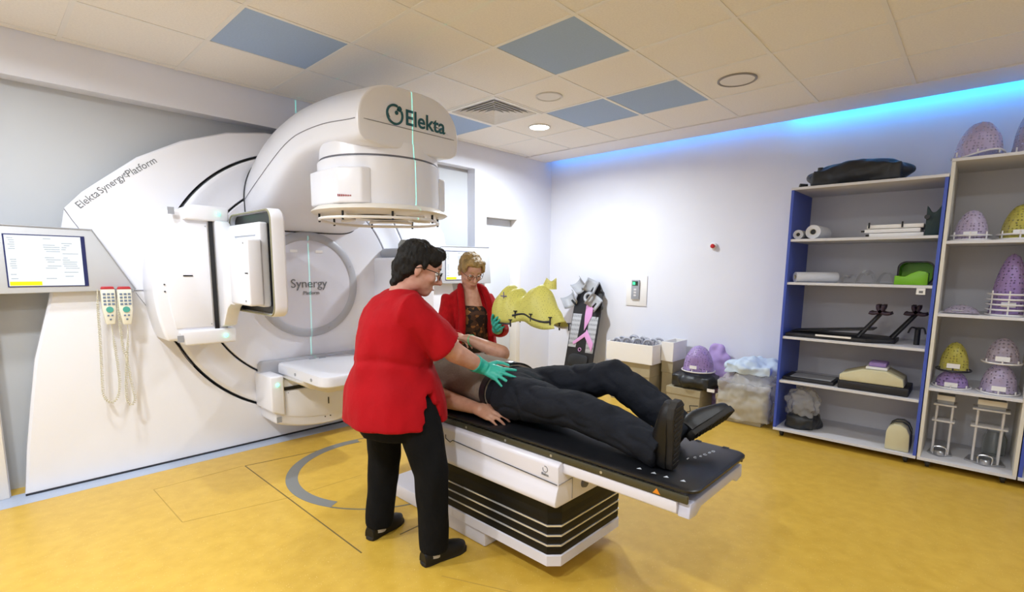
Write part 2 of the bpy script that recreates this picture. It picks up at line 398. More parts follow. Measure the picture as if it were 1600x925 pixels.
# ---- stationary cover
half = [(-5.07, 0), (-5.04, .28), (-5.0, .56), (-4.96, .82), (-4.87, 1.17), (-4.81, 1.45), (-4.75, 1.735), (-4.66, 1.84), (-4.58, 1.91), (-4.37, 2.09), (-4.11, 2.24), (-3.82, 2.35), (-3.55, 2.40)]
outl = half + [(2*IX-x, z) for x, z in half[::-1]]
NR = 96; RO = 1.035
def arcpts(r, n=NR): return [(IX+r*math.cos(a), IZ+r*math.sin(a)) for a in (2*PI*k/n for k in range(n))]
def cover_mesh():
    # plate with a round hole for the rotating drum
    b = bmesh.new()
    def ringv(pts, y): return [b.verts.new((x, y, z)) for x, z in pts]
    # dense outer outline
    dense = []
    for k in range(len(outl)):
        p, q = Vector(outl[k]).to_2d() if False else outl[k], outl[(k+1) % len(outl)]
        n = max(1, int(math.hypot(p[0]-q[0], p[1]-q[1])/.06))
        for t in range(n): dense.append((p[0]+(q[0]-p[0])*t/n, p[1]+(q[1]-p[1])*t/n))
    def inset(pts, d):
        out = []; n = len(pts)
        for k in range(n):
            a, c = pts[k-1], pts[(k+1) % n]; tx, tz = c[0]-a[0], c[1]-a[1]; l = math.hypot(tx, tz) or 1
            x, z = pts[k][0]-tz/l*-d*-1, pts[k][1]+tx/l*-d
            out.append((x, max(z, .0)))
        return out
    # outline runs clockwise seen from the front
    o1 = dense
    i1 = [(IX+(x-IX)*.992, max(0.004, IZ+(z-IZ)*.992)) for x, z in dense]
    A = ringv(o1, .0); B = ringv(o1, -.045); C = ringv(i1, -.06)
    n = len(dense)
    for P, Q in ((A, B), (B, C)):
        for k in range(n): b.faces.new((P[k], P[(k+1) % n], Q[(k+1) % n], Q[k]))
    # inner circle, matched by angle
    hole = []
    for x, z in i1:
        a = math.atan2(z-IZ, x-IX); hole.append((IX+RO*math.cos(a), IZ+RO*math.sin(a)))
    D = ringv(hole, -.06); E_ = ringv(hole, -.01)
    for P, Q in ((C, D), (D, E_)):
        for k in range(n): b.faces.new((P[k], P[(k+1) % n], Q[(k+1) % n], Q[k]))
    bmesh.ops.recalc_face_normals(b, faces=list(b.faces)); me = bpy.data.meshes.new('cover'); b.to_mesh(me); b.free(); return me
fas = thing('machine_cover', (IX, -.03, 0), 'large white wall cover with a round opening around the treatment machine', 'machine cover')
link_mesh('cover_plate', cover_mesh(), M_facia, fas)
M_seamg = mat('panel_seam', '#8C8C94', .6)
def seam(name, uvs, y, parent, r=.0025, m=None, ax=1):
    return MB().tube([px(u, v, ax, y) for u, v in uvs], r, 5).build(name, m or M_seamg, parent)
seam('panel_seam', ((205, 454), (226, 453.5), (247, 453)), -.0605, fas, .004)
seam('panel_seam', ((212, 457), (256, 513), (302, 572)), -.0605, fas, .002)
seam('panel_seam', ((100, 326), (112, 343), (124, 358)), -.0605, fas, .003)
# bottom shadow gap
box('bottom_gap', M_dark, fas, -5.07, -1.49, -.066, -.0601, .001, .013)
# lettering following the upper edge
for txt, u0, v0, u1, v1, sz in (('Elekta', 125, 326.5, 156, 305, .105), ('Synergy', 158, 303, 196, 278.5, .105), ('Platform', 201, 277, 245, 254, .105)):
    a = px(u0, v0, 1, -.0612); b_ = px(u1, v1, 1, -.0612)
    text('lettering', txt, sz, frame(a, b_-a, (0, 0, 1)), M_print, fas, fit=(b_-a).length)
a = px(196.5, 273, 1, -.0612); b_ = px(205, 268, 1, -.0612)
MB().tube([a+Vector((.013*math.cos(k*PI/6), 0, .013*math.sin(k*PI/6))) for k in range(12)], .0015, 5, close=True).build('lettering', M_print, fas)
text('lettering', 'R', .018, frame(a-Vector((.006, 0, .006)), b_-a, (0, 0, 1)), M_print, fas)

# ---- rotating gantry
ga = thing('linear_accelerator', (IX, -.3, .15), 'big white rotating radiotherapy gantry with overhead arm and round grey disc', 'medical machine')
MB().lathe([(1.03, -.012), (1.022, -.05)], (IX, 0, IZ), 'y', 96, cap=False).build('drum_gap', M_dark, ga)
MB().lathe([(1.015, 0), (1.015, -.066), (1.005, -.076), (.985, -.08), (.93, -.062), (.87, -.062), (.815, -.078), (.80, -.082), (.795, -.075), (.795, 0)], (IX, 0, IZ), 'y', 96, cap=False).build('drum_ring', M_facia, ga)
MB().lathe([(.794, -.03), (.788, -.074)], (IX, 0, IZ), 'y', 96, cap=False).build('drum_gap', M_dark, ga)
MB().lathe([(.782, 0), (.782, -.082), (.776, -.088), (.30, -.088)], (IX, 0, IZ), 'y', 96, cap=False).build('drum_face', M_facia, ga)
dk = MB().lathe([(.432, -.08), (.430, -.105), (.420, -.112), (.375, -.116), (.362, -.110)], (IX, 0, IZ), 'y', 96, cap=False).build('disc_rim', M_ringgrey, ga)
dd = MB().lathe([(.364, -.10), (.364, -.108), (.30, -.112), (.001, -.114)], (IX, 0, IZ), 'y', 96, cap=False).build('disc', M_disc, ga)
for k in range(8):
    a = PI/8+k*PI/4; MB().lathe([(.001, -.1175), (.005, -.1175), (.005, -.113)], (IX+.398*math.cos(a), 0, IZ+.398*math.sin(a)), 'y', 10).build('rim_screw', M_steel, dk)
text('lettering', 'Synergy', .098, frame((IX-.005, -.1162, IZ-.02), (1, 0, 0), (0, 0, 1)), M_print, dd, align='CENTER')
text('lettering', 'Platform', .04, frame((IX+.01, -.1162, IZ-.078), (1, 0, 0), (0, 0, 1)), M_print, dd, align='CENTER')
for dx in (-.12, .09): box('label_plate', M_white, dd, IX+dx-.03, IX+dx+.03, -.1155, -.1125, IZ+.262, IZ+.284)
# ---- arm: lofted cross-sections along y
ys = [-.062, -.2, -.4, -.6, -.75, -.9, -1.2, -1.5, -1.56]
zb = [1.665, 1.69, 1.78, 1.92, 2.015, 2.075, 2.10, 2.085, 2.085]
zt = [2.23, 2.335, 2.42, 2.46, 2.475, 2.48, 2.475, 2.445, 2.44]
hw = [.455, .46, .455, .435, .42, .405, .385, .365, .363]
def arm_sec(y, ins=0, n=72):
    a, b_, w_ = smoothi(y*-1, [-q for q in ys], zb)+ins, smoothi(-y, [-q for q in ys], zt)-ins, smoothi(-y, [-q for q in ys], hw)-ins
    zc = a+(b_-a)*.36; out = []
    for k in range(n):
        t = 2*PI*k/n; c, s_ = math.cos(t), math.sin(t)
        e = 2/3.4 if s_ > 0 else 2/4.6
        e2 = e if s_ > 0 else 2/6
        x = w_*math.copysign(abs(c)**(e if s_ > 0 else e2), c); h = (b_-zc) if s_ > 0 else (zc-a)
        ex = 1.02 if s_ > 0 else e
        out.append(Vector((IX+x, y, zc+h*math.copysign(abs(s_)**ex, s_))))
    return out
yy = list(np.linspace(-.062, -1.50, 40)); sec = [arm_sec(y) for y in yy]
for y, i in ((-1.545, .0), (-1.556, .004), (-1.56, .011), (-1.5605, .014), (-1.5625, .05), (-1.5635, .2)): sec.append([p for p in arm_sec(max(y, -1.56), i)] if y >= -1.56 else [Vector((p.x, y, p.z)) for p in arm_sec(-1.56, i)])
arm = MB().loft(sec, cap=True).build('arm', M_facia, ga)
def arm_side(y, t, off=.0012):
    p = arm_sec(y, -off)[int(round(t/(2*PI)*72)) % 72]; return p
left = [arm_side(y, PI) for y in np.linspace(-.1, -1.53, 36)]; right = [arm_side(y, 0) for y in np.linspace(-1.53, -.1, 36)]
zc_end = left[-1].z
MB().tube(left+[Vector((IX-.35, -1.556, zc_end)), Vector((IX-.3, -1.5636, zc_end)), Vector((IX+.3, -1.5636, zc_end)), Vector((IX+.35, -1.556, zc_end))]+right, .0028, 5).build('arm_seam', M_seamg, arm)
MB().tube([p for p in arm_sec(-.085, -.003)], .006, 6, close=True).build('arm_seam', M_dark, arm)
# logo on the end cap
fy = -1.5665
text('lettering', 'Elekta', .125, frame((IX-.055, fy, 2.235), (1, 0, 0), (0, 0, 1)), M_logo, arm, bold=.002)
c0 = Vector((IX-.125, fy, 2.275))
MB().tube([c0+Vector((.052*math.cos(a), 0, .052*math.sin(a))) for a in np.linspace(math.radians(70), math.radians(390), 36)], .007, 6).build('logo_ring', M_logo, arm)
lg = MB()
for dx, dz, r in ((.012, .012, .012), (.033, .037, .016), (.02, .03, .006)): lg.lathe([(.001, -.001), (r, -.001), (r, .001), (.001, .001)], c0+Vector((dx, 0, dz)), 'y', 16)
lg.build('logo_dots', M_logo, arm)
# ---- treatment head
hd = MB().lathe([(.30, 2.14), (.368, 2.13), (.374, 2.05)], (IX, IY, 0), n=72, cap=False).build('head_neck', M_facia, ga)
MB().lathe([(.372, 2.052), (.372, 2.036)], (IX, IY, 0), n=72, cap=False).build('head_gap', mat('gap_grey', '#6A6A74', .5), ga)
hb = MB().lathe([(.30, 2.04), (.378, 2.038), (.386, 2.03), (.39, 1.80), (.385, 1.765), (.30, 1.76)], (IX, IY, 0), n=72, cap=False)
head = hb.build('head_body', M_facia, ga)
for s_ in (-1, 1):
    pts = [(.25, -.30), (.31, -.285), (.395, -.17), (.408, 0), (.395, .17), (.31, .285), (.25, .30)]
    MB().prism([(IX+s_*x, IY+y, 1.765) for x, y in pts], (0, 0, .205), bev=.012, seg=3).build('head_wing', M_facia, head)
    for k in range(9):
        hh = .007+.001*(k % 3)
        if s_ < 0: box('indicator', M_red, head, IX-.4155+k*.0, IX-.4145+k*.0, 0, 0.001, 0, 0.001) if False else None
# red indicator ticks printed on the wing face
tk = MB()
for k in range(8):
    u = 506+k*6.5 if k < 2 else 513+k*5.2; v = 322-.0*k
    p = Vector((IX-.3945+.0065*k, IY-.172-.0088*k, 1.80)); tk.box(p.x-.003, p.x+.0015, p.y-.003, p.y+.0015, p.z, p.z+.013-.0008*k)
tag(tk.build('indicator_ticks', M_red, head), kind='stuff')
MB().lathe([(.28, 1.772), (.40, 1.766), (.432, 1.742), (.435, 1.735), (.42, 1.726), (.30, 1.72), (.20, 1.722)], (IX, IY, 0), n=72, cap=False).build('head_flange', M_cream, ga)
MB().lathe([(.26, 1.721), (.26, 1.74), (.001, 1.745)], (IX, IY, 0), n=48, cap=False).build('collimator_window', mat('collimator_glass', '#4A4038', .2), ga)
gr = MB().tube([(IX+(.385)*math.cos(a)*(1+.04*math.cos(4*a)), IY+.385*math.sin(a)*(1+.04*math.cos(4*a)), 1.688) for a in np.linspace(0, 2*PI, 64, endpoint=False)], .0095, 8, close=True)
for q in range(4):
    a = PI/4+q*PI/2
    arc = [(IX+.33*math.cos(a)+.15*math.cos(t+a), IY+.33*math.sin(a)+.15*math.sin(t+a), 1.706) for t in np.linspace(math.radians(100), math.radians(260), 14)]
    gr.tube(arc, .010, 8)
guard = gr.build('touch_guard', M_white, ga)
for q in range(8):
    a = PI/8+q*PI/4; MB().tube([(IX+.385*math.cos(a), IY+.385*math.sin(a), 1.672), (IX+.385*math.cos(a), IY+.385*math.sin(a), 1.73)], .007, 8).build('guard_pin', M_black, guard)

# ---- imager housings (left: kV detector, bottom: MV detector) in (radial, tangential) axes
def housing(ang, tlo, thi, parent, led):
    er = Vector((math.cos(ang), 0, math.sin(ang))); et = Vector((-math.sin(ang), 0, math.cos(ang)))   # radial, tangential
    C = Vector((IX, 0, IZ)); W = lambda r, t, y: C+er*r+et*t+Vector((0, y, 0))
    def arc(r, t0, t1, n=14): return [(math.sqrt(max(r*r-t*t, 0)), t) for t in np.linspace(t0, t1, n)]
    body = [(.70, tlo+.02)] + arc(1.12, tlo+.02, thi-.02) + [(.70, thi-.02)]
    h = MB().prism([W(r, t, -.05) for r, t in body], (0, -.30, 0), bev=.02, seg=3).build('imager_housing', M_facia, parent)
    lid = [(.795, tlo+.10)] + arc(1.045, tlo+.10, thi-.10, 10) + [(.795, thi-.10)]
    MB().prism([W(r, t, -.33) for r, t in lid], (0, -.028, 0), bev=.006, seg=2).build('lid', M_facia, h)
    for t0, t1 in ((tlo-.015, tlo+.085), (thi-.085, thi+.015)):
        e = [(.665, t0)] + arc(1.04, t0, t1, 5) + [(.665, t1)]
        MB().prism([W(r, t, -.07) for r, t in e], (0, -.31, 0), bev=.016, seg=3).build('end_block', M_facia, h)
        p = W(.73, (t0+t1)/2, -.382); MB().ball(p, .012, 12).build('status_light', M_green, h)
        p = W(1.0, (t0+t1)/2, -.381); MB().box(p.x-.018, p.x+.018, p.y-.0006, p.y+.002, p.z-.022, p.z+.022).build('label_plate', M_grey, h)
    g = [(.762, tlo+.08), (.788, tlo+.08), (.788, thi-.08), (.762, thi-.08)]
    MB().prism([W(r, t, -.32) for r, t in g], (0, -.041, 0)).build('gap_seal', M_black, h, smooth=False)
    p0, p1 = W(.90, (tlo+thi)/2, -.3595), W(.955, (tlo+thi)/2, -.3595)
    d_ = et*.004
    MB().prism([p0-d_, p1-d_, p1+d_, p0+d_], (0, -.002, 0)).build('slot', M_black, h, smooth=False)
    for t in (tlo+.12, thi-.12):
        p = W(.808, t, -.36); MB().lathe([(.001, -.002), (.004, -.002), (.004, .002)], p, 'y', 8).build('screw', M_grey, h)
    for t in (-.03, .015):
        p = W(1.06, t, -.352); MB().lathe([(.001, -.002), (.005, -.002), (.005, .002)], p, 'y', 8).build('screw', M_dark, h)
    return W, h
# left housing: tangential axis points down for angle pi
WL, hl = housing(PI, -.53, .36, ga, True)
WM, hm = housing(-PI/2, -.44, .44, ga, True)
# kV detector tray, open back towards the left
tx0, tx1, ty0, ty1, tz0, tz1 = -3.935, -3.854, -1.05, -.35, 1.085, 1.735
def rrect(y0, y1, z0, z1, r, x, n=8):
    out = []
    for cy, cz, a0 in ((y1-r, z1-r, 0), (y0+r, z1-r, PI/2), (y0+r, z0+r, PI), (y1-r, z0+r, 1.5*PI)):
        for k in range(n+1):
            a = a0+PI/2*k/n; out.append(Vector((x, cy+r*math.cos(a), cz+r*math.sin(a))))
    return out
ip = MB().loft([rrect(ty0, ty1, tz0, tz1, .07, tx0), rrect(ty0-.004, ty1+.004, tz0-.004, tz1+.004, .07, tx0+.01), rrect(ty0-.004, ty1+.004, tz0-.004, tz1+.004, .07, tx1-.012), rrect(ty0+.006, ty1-.006, tz0+.006, tz1-.006, .06, tx1)], cap=False)
ip.loft([rrect(ty0+.012, ty1-.012, tz0+.012, tz1-.012, .058, tx0+.05), rrect(ty0+.012, ty1-.012, tz0+.012, tz1-.012, .058, tx0), rrect(ty0, ty1, tz0, tz1, .07, tx0)], cap=False)
ip.add(rrect(ty0+.006, ty1-.006, tz0+.006, tz1-.006, .06, tx1), [tuple(range(36))])
tray = ip.build('detector_tray', M_facia, ga)
MB().add(rrect(ty0+.012, ty1-.012, tz0+.012, tz1-.012, .058, tx0+.03), [tuple(range(36))]).add(rrect(ty0+.0125, ty1-.0125, tz0+.0125, tz1-.0125, .058, tx0+.034), [tuple(range(36))]).build('tray_inside', M_black, tray, smooth=False)
MB().tube(rrect(ty0+.006, ty1-.006, tz0+.006, tz1-.006, .064, tx0-.001), .006, 6, close=True).build('tray_edge', mat('olive_edge', '#8F8C72', .5), tray)
bx_ = MB().box(-3.965, -3.905, -.93, -.42, 1.14, 1.66, bev=.015, seg=3)
bk = bx_.build('detector_back', M_facia, tray)
for z in (1.40, 1.58): box('back_rib', M_grey, tray, -3.9675, -3.964, -.88, -.50, z-.004, z+.004)
# bracket: curved plate from the housing to the hinge block
top = [(-.345, 1.70), (-.40, 1.68), (-.47, 1.62), (-.55, 1.57), (-.66, 1.55)]; bot = [(-.66, 1.14), (-.58, 1.14), (-.52, 1.11), (-.47, 1.05), (-.43, .99), (-.345, .97)]
br = MB().prism([(-4.035, y, z) for y, z in top+bot], (.085, 0, 0), bev=.010, seg=2).build('detector_bracket', M_facia, ga)
hbk = box('hinge_block', M_facia, ga, -4.045, -3.955, -.95, -.63, 1.15, 1.555, bev=.014, seg=3)
for y, z in ((-.90, 1.53), (-.90, 1.18)): MB().lathe([(.001, -.003), (.006, -.003), (.006, .003)], (-4.046, y, z), 'x', 8).build('screw', M_grey, hbk)
box('slot', M_black, hbk, -4.0465, -4.044, -.945, -.905, 1.345, 1.353)
# MV panel: thick rounded plate over the bottom housing
mp_ = MB()
def rr2(x0, x1, y0, y1, r, z, n=8):
    out = []
    for cx, cy, a0 in ((x1-r, y1-r, 0), (x0+r, y1-r, PI/2), (x0+r, y0+r, PI), (x1-r, y0+r, 1.5*PI)):
        for k in range(n+1):
            a = a0+PI/2*k/n; out.append(Vector((cx+r*math.cos(a), cy+r*math.sin(a), z)))
    return out
mx0, mx1, my0, my1 = -3.60, -2.96, -.94, -.12
mvp = MB().loft([rr2(mx0+.02, mx1-.02, my0+.02, my1-.02, .07, .635), rr2(mx0+.006, mx1-.006, my0+.006, my1-.006, .085, .631), rr2(mx0, mx1, my0, my1, .09, .618), rr2(mx0, mx1, my0, my1, .09, .565), rr2(mx0+.01, mx1-.01, my0+.01, my1-.01, .08, .555)]).build('portal_panel', M_facia, ga)
MB().lathe([(.001, .001), (.012, .001), (.012, -.002)], (IX-.02, -.18, .6355), n=12).build('panel_fitting', M_grey, mvp)
box('panel_fitting', M_grey, mvp, IX-.06, IX-.03, -.19, -.17, .635, .639); box('panel_fitting', M_grey, mvp, IX+.02, IX+.07, -.20, -.18, .635, .639)
for y in (-.5, -.76): MB().lathe([(.001, -.003), (.012, -.003), (.012, .003)], (mx0-.001, y, .595), 'x', 12).build('panel_latch', M_grey, mvp)
MB().prism([(x, -.30, z) for x, z in ((-3.64, .56), (-3.55, .50), (-3.40, .44), (-3.15, .44), (-3.0, .50), (-2.92, .56))], (0, -.32, 0), bev=.015).build('panel_bracket', M_cream, ga)
MB().prism([(x, -.088, z) for x, z in ((-3.72, .42), (-3.72, .63), (-3.70, .655), (-2.86, .655), (-2.84, .63), (-2.84, .42))], (0, -.07, 0), bev=.012).build('panel_backplate', M_ringgrey, ga)
# right-hand kV source
ks = MB().box(-2.66, -2.24, -.44, -.06, .92, 1.475, bev=.03, seg=3).build('source_housing', M_facia, ga)
MB().box(-2.60, -2.30, -.40, -.08, 1.46, 1.56, bev=.04, seg=3).build('source_cap', M_grey, ks)
MB().lathe([(.001, .10), (.05, .098), (.075, .06), (.08, 0)], (-2.43, -.27, 1.54), n=24).build('source_dome', mat('mottled_grey', '#9C9C94', .5, var=.3, vscale=120), ks)
box('label_plate', mat('navy_print', '#2B2F66', .5), ks, -2.36, -2.29, -.30, -.296, 1.60, 1.63)

# ---- wall displays
def ui_mat():
    m = bpy.data.materials.new('screen_ui'); m.use_nodes = True; b = m.node_tree.nodes['Principled BSDF']
    b.inputs['Base Color'].default_value = (.02, .02, .02, 1); b.inputs['Emission Color'].default_value = lin('#F4FAFF'); b.inputs['Emission Strength'].default_value = .95; return m
M_ui = ui_mat(); M_uiy = mat('screen_yellow', '#E8C400', .5, emit=.9); M_uit = mat('screen_text', '#8A949E', .5, emit=.35); M_uib = mat('screen_edge', '#232A5C', .3)
M_dgrey = mat('display_grey', '#BFC1C6', .35)
def display(name, lb, x_of, sc_tl, parent_loc, mirror=False):
    t = thing(name, parent_loc, lb, 'display'); mx = (lambda p: Vector((2*IX-p[0], p[1], p[2]))) if mirror else (lambda p: Vector(p))
    y = -.13
    A = px(0, 355, 1, y); B = px(143, 360, 1, y); Cc = px(212, 453, 1, y); D = px(0, 458, 1, y)
    ext = Vector((-.28, 0, 0)); A = A+Vector((-.28, 0, .015)); D = D+Vector((-.28, 0, -.01))
    Cb = px(222, 453, 1, -.062)
    body = [mx(p) for p in (A, B, Cc, D)]
    MB().prism(body, (0, .068, 0), bev=.006).build('housing', M_dgrey, t)
    e = [A, B, Cc]; MB().tube([mx(p+Vector((0, .0, .004))) for p in e], .005, 6).build('edge_trim', M_grey, t)
    s0, s1, s2, s3 = px(5, 366, 1, y-.003), px(125, 371, 1, y-.003), px(131, 446, 1, y-.003), px(9, 447, 1, y-.003)
    x0, x1, z0, z1 = -5.045+.0, s1.x, (s2.z+s3.z)/2, (s0.z+s1.z)/2
    x0 = s0.x
    def B4(nm, m, a, b_, c, d_, dy, dep=.003):
        # fractions of the screen
        p = [(x0+(x1-x0)*a, y-dy, z0+(z1-z0)*c), (x0+(x1-x0)*b_, y-dy, z0+(z1-z0)*c), (x0+(x1-x0)*b_, y-dy, z0+(z1-z0)*d_), (x0+(x1-x0)*a, y-dy, z0+(z1-z0)*d_)]
        if mirror: p = [(2*IX-(x0+x1)+q[0]-IX+IX-0, q[1], q[2]) for q in p]; p = [(q[0]+0, q[1], q[2]) for q in p]
        return MB().prism(p, (0, -dep, 0)).build(nm, m, scr if nm != 'screen' and nm != 'screen_bezel' else t, smooth=False)
    global scr
    B4('screen_bezel', M_uib, -.02, 1.06, -.02, 1.02, .0)
    scr = B4('screen', M_ui, 0, 1, 0, 1, .003, .002)
    B4('screen_banner', M_uiy, .01, .42, .01, .09, .005, .0006)
    rr = random.Random(4); ln = MB()
    for k in range(20):
        v = .14+k*.042
        for c0, c1 in ((.03, .12), (.48, .70), (.72, .95)):
            if rr.random() < .62:
                a = c0+rr.random()*.04; b_ = min(c1, a+.05+rr.random()*(c1-c0)); 
                p = [(x0+(x1-x0)*q, y-.005, z0+(z1-z0)*h) for q, h in ((a, v), (b_, v), (b_, v+.012), (a, v+.012))]
                if mirror: p = [(2*IX-(x0+x1)+q[0], q[1], q[2]) for q in p]
                ln.prism(p, (0, -.0006, 0))
    tag(ln.build('screen_text', M_uit, scr, smooth=False), kind='stuff')
    return t
display('wall_display', 'grey wall display with a glowing white screen above two hand controllers', None, None, (-5.0, -.1, 1.3))
display('wall_display', 'grey wall display with a glowing screen behind the blond woman', None, None, (-1.6, -.1, 1.3), mirror=True)

# ---- two hand controllers on coiled cords
M_pend = mat('pendant_ivory', '#E9E6D6', .45); M_key = mat('key_grey', '#6E7F96', .5); M_keyg = mat('key_teal', '#4FA79A', .5); M_cord = mat('cord_ivory', '#D6D1BC', .5)
def pendant(u, loop, lb, y=-.155):
    c = px(u, 478, 1, y); t = thing('hand_controller', (c.x, y, c.z), lb, 'hand controller', 'hand controllers under the display')
    z1, z0 = px(u, 452, 1, y).z, px(u, 507, 1, y).z; w_ = .036
    b = MB().prism([(c.x-w_, y, z1), (c.x+w_, y, z1), (c.x+w_*.95, y, z0+.09), (c.x+w_*.62, y, z0), (c.x-w_*.62, y, z0), (c.x-w_*.95, y, z0+.09)], (0, .04, 0), bev=.006).build('body', M_pend, t)
    MB().prism([(c.x-w_, y+.003, z1), (c.x+w_, y+.003, z1), (c.x+w_*.8, y+.003, z1+.017), (c.x-w_*.8, y+.003, z1+.017)], (0, .034, 0), bev=.004).build('stop_button', mat('stop_red', '#B8323A', .45), t)
    for r in range(4):
        for q in range(3):
            x = c.x+(q-1)*.021; z = z1-.03-r*.021; box('key', M_key, t, x-.007, x+.007, y-.003, y+.002, z-.006, z+.006)
    MB().lathe([(.001, -.004), (.019, -.004), (.019, .002)], (c.x, y, z1-.128), 'y', 14).build('dial', M_keyg, t)
    for dx, dz in ((-.01, -.165), (.01, -.165), (0, -.19)): box('key', M_key, t, c.x+dx-.005, c.x+dx+.005, y-.003, y+.002, z1+dz-.005, z1+dz+.005)
    box('hook', M_grey, t, c.x+.02, c.x+.05, y+.02, -.062, z1-.02, z1+.002)
    # coiled cord
    P = spline([px(*q, 1, y+.02) for q in loop], 10); coil = []
    L = 0; prev = P[0]; 
    dense = []
    for k in range(len(P)-1):
        n = max(1, int((P[k+1]-P[k]).length/.0022))
        for q in range(n): dense.append(P[k].lerp(P[k+1], q/n))
    N_ = len(dense)
    for k, p in enumerate(dense):
        f = k/N_; env = min(1, f*12)*(1 if f < .9 else max(.0, (1-f)*10))
        tt = (dense[min(k+1, N_-1)]-dense[max(k-1, 0)]).normalized(); nx = tt.cross(Vector((0, 1, 0))).normalized()
        a = k*.0022/.0105*2*PI; r = .0075*env
        coil.append(p+nx*math.cos(a)*r+Vector((0, 1, 0))*math.sin(a)*r)
    MB().tube(coil, .0026, 5).build('cord', M_cord, t)
    return t
pendant(171, [(152, 452), (153, 480), (157, 540), (160, 600), (163, 620), (174, 629), (184, 620), (187, 600), (184, 570), (180, 545), (176, 520), (174, 507)], 'ivory hand controller with a red top, hanging nearer the screen')
pendant(197, [(184, 454), (186, 490), (192, 540), (198, 560), (206, 600), (211, 622), (206, 632), (199, 625), (197, 600), (199, 550), (200, 520), (199, 507)], 'ivory hand controller with a red top, hanging nearer the gantry', y=-.185)
# ================================================================== treatment couch
M_carbon = mat('carbon_black', '#17181C', .33, bump=.02, bscale=200, var=.2, vscale=30)
M_bellow = mat('bellows_black', '#0A0B0D', .45, var=.2, vscale=5, spec=.3)
M_strip = mat('bellows_strip', '#E6E8EE', .2, metal=.6)
M_cw = mat('couch_white', '#DCDAE4', .3, var=.02, vscale=3)
M_olive = mat('rail_olive', '#4D4B3C', .35, metal=.5)
couch = thing('treatment_couch', (IX, -2.2, 0), 'white treatment couch with black bellows base and long black tabletop', 'treatment couch')
# floor plate and plinth
MB().prism([(-3.52, -1.55, 0), (-3.04, -1.55, 0), (-3.04, -2.2, 0), (-3.52, -2.2, 0)], (0, 0, .085), bev=.012).build('floor_plate', M_cw, couch)
MB().box(-3.53, -3.03, -2.46, -2.0, 0, .0805, bev=.012).build('plinth', M_cw, couch)
def oct_(x0, x1, y0, y1, z, c=.045):
    return [Vector((x, y, z)) for x, y in ((x0, y1), (x0, y0+c), (x0+c, y0), (x1-c, y0), (x1, y0+c), (x1, y1))]
bx0, bx1, by0, by1 = -3.545, -2.975, -2.915, -2.02
MB().loft([oct_(bx0+.012, bx1-.012, by0+.012, by1, .08), oct_(bx0, bx1, by0, by1, .088), oct_(bx0, bx1, by0, by1, .135), oct_(bx0+.01, bx1-.01, by0+.01, by1, .14)]).build('base_tray', M_cw, couch)
zz = [.14, .184, .230, .276, .335, .40]
for k in range(5):
    a, b_ = zz[k], zz[k+1]; m_ = (a+b_)/2
    fold = MB().loft([oct_(bx0+.005, bx1-.005, by0+.005, by1, a), oct_(bx0+.003, bx1-.003, by0+.003, by1, a+(b_-a)*.42), oct_(bx0+.003, bx1-.003, by0+.003, by1, a+(b_-a)*.6), oct_(bx0+.005, bx1-.005, by0+.005, by1, b_)], cap=False).build('bellows_fold', M_bellow, couch, smooth=False)
    if k < 3:
        z = b_; MB().loft([oct_(bx0+.001, bx1-.001, by0+.001, by1, z-.004), oct_(bx0+.001, bx1-.001, by0+.001, by1, z+.003), oct_(bx0+.03, bx1-.03, by0+.03, by1, z+.004), oct_(bx0+.03, bx1-.03, by0+.03, by1, z-.005)], cap=False, close=True).build('bellows_strip', M_strip, couch, smooth=False)
# upper carriage: profile in x,z extruded along y
prof = [(-.30, .40), (-.315, .405), (-.318, .425), (-.306, .465), (-.296, .49), (-.298, .515), (-.300, .575), (-.292, .588), (-.27, .592)]
prof = prof + [(-x, z) for x, z in prof[::-1]]
car = MB().prism([(IX+x, -1.80, z) for x, z in prof], (0, -1.15, 0), bev=.006, seg=2).build('carriage', M_cw, couch)
MB().tube([(IX-.3005, y, z) for y, z in ((-2.22, .545), (-2.22, .525), (-2.255, .513), (-2.275, .527), (-2.29, .527), (-2.6, .513), (-2.945, .500))], .002, 5).build('carriage_seam', M_dark, car)
MB().tube([(IX-.297, -2.9515, .500), (IX-.2, -2.9515, .505), (IX-.2, -2.9515, .41)], .0015, 5).build('carriage_seam', M_seamg, car)
for z in (.505, .455): MB().lathe([(.001, -.012), (.019, -.012), (.024, 0), (.024, .004)], (IX-.11, -2.95, z), 'y', 18).build('knob', mat('knob_grey', '#5C5D66', .4), car)
c0 = Vector((IX-.3003, -2.88, .552))
MB().tube([c0+Vector((0, .013*math.cos(a), .013*math.sin(a))) for a in np.linspace(1.2, 6.6, 20)], .0015, 5).build('logo_ring', M_print, car)
text('lettering', 'Elekta', .016, frame(c0+Vector((-.0006, .02, -.028)), (0, -1, 0), (0, 0, 1)), M_print, car)
# sliding frame under the top
MB().prism([(IX-.27, -2.95, .59), (IX-.27, -2.95, .545), (IX-.25, -2.95, .535), (IX+.25, -2.95, .535), (IX+.27, -2.95, .545), (IX+.27, -2.95, .59)], (0, -.50, 0), bev=.006).build('slide_frame', M_cw, couch)
MB().prism([(IX+x, -3.45, z) for x, z in ((-.255, .59), (-.262, .535), (-.20, .528), (-.16, .55), (.16, .55), (.20, .528), (.255, .535), (.25, .59))], (0, -.045, 0), bev=.005).build('end_bracket', mat('bracket_lilac', '#C9CBE0', .35), couch)
for s_ in (-1, 1):
    x = IX+s_*.262
    r_ = MB().box(min(x, x+s_*.012), max(x, x+s_*.012), -3.49, -1.55, .592, .622, bev=.003).build('side_rail', M_olive, couch)
    for y in (-2.35, -2.62, -2.89, -3.14): MB().lathe([(.001, -.002), (.006, -.002), (.006, .002)], (x+s_*.012, y, .607), 'x', 10).build('rail_screw', M_steel, r_)
TT = .640
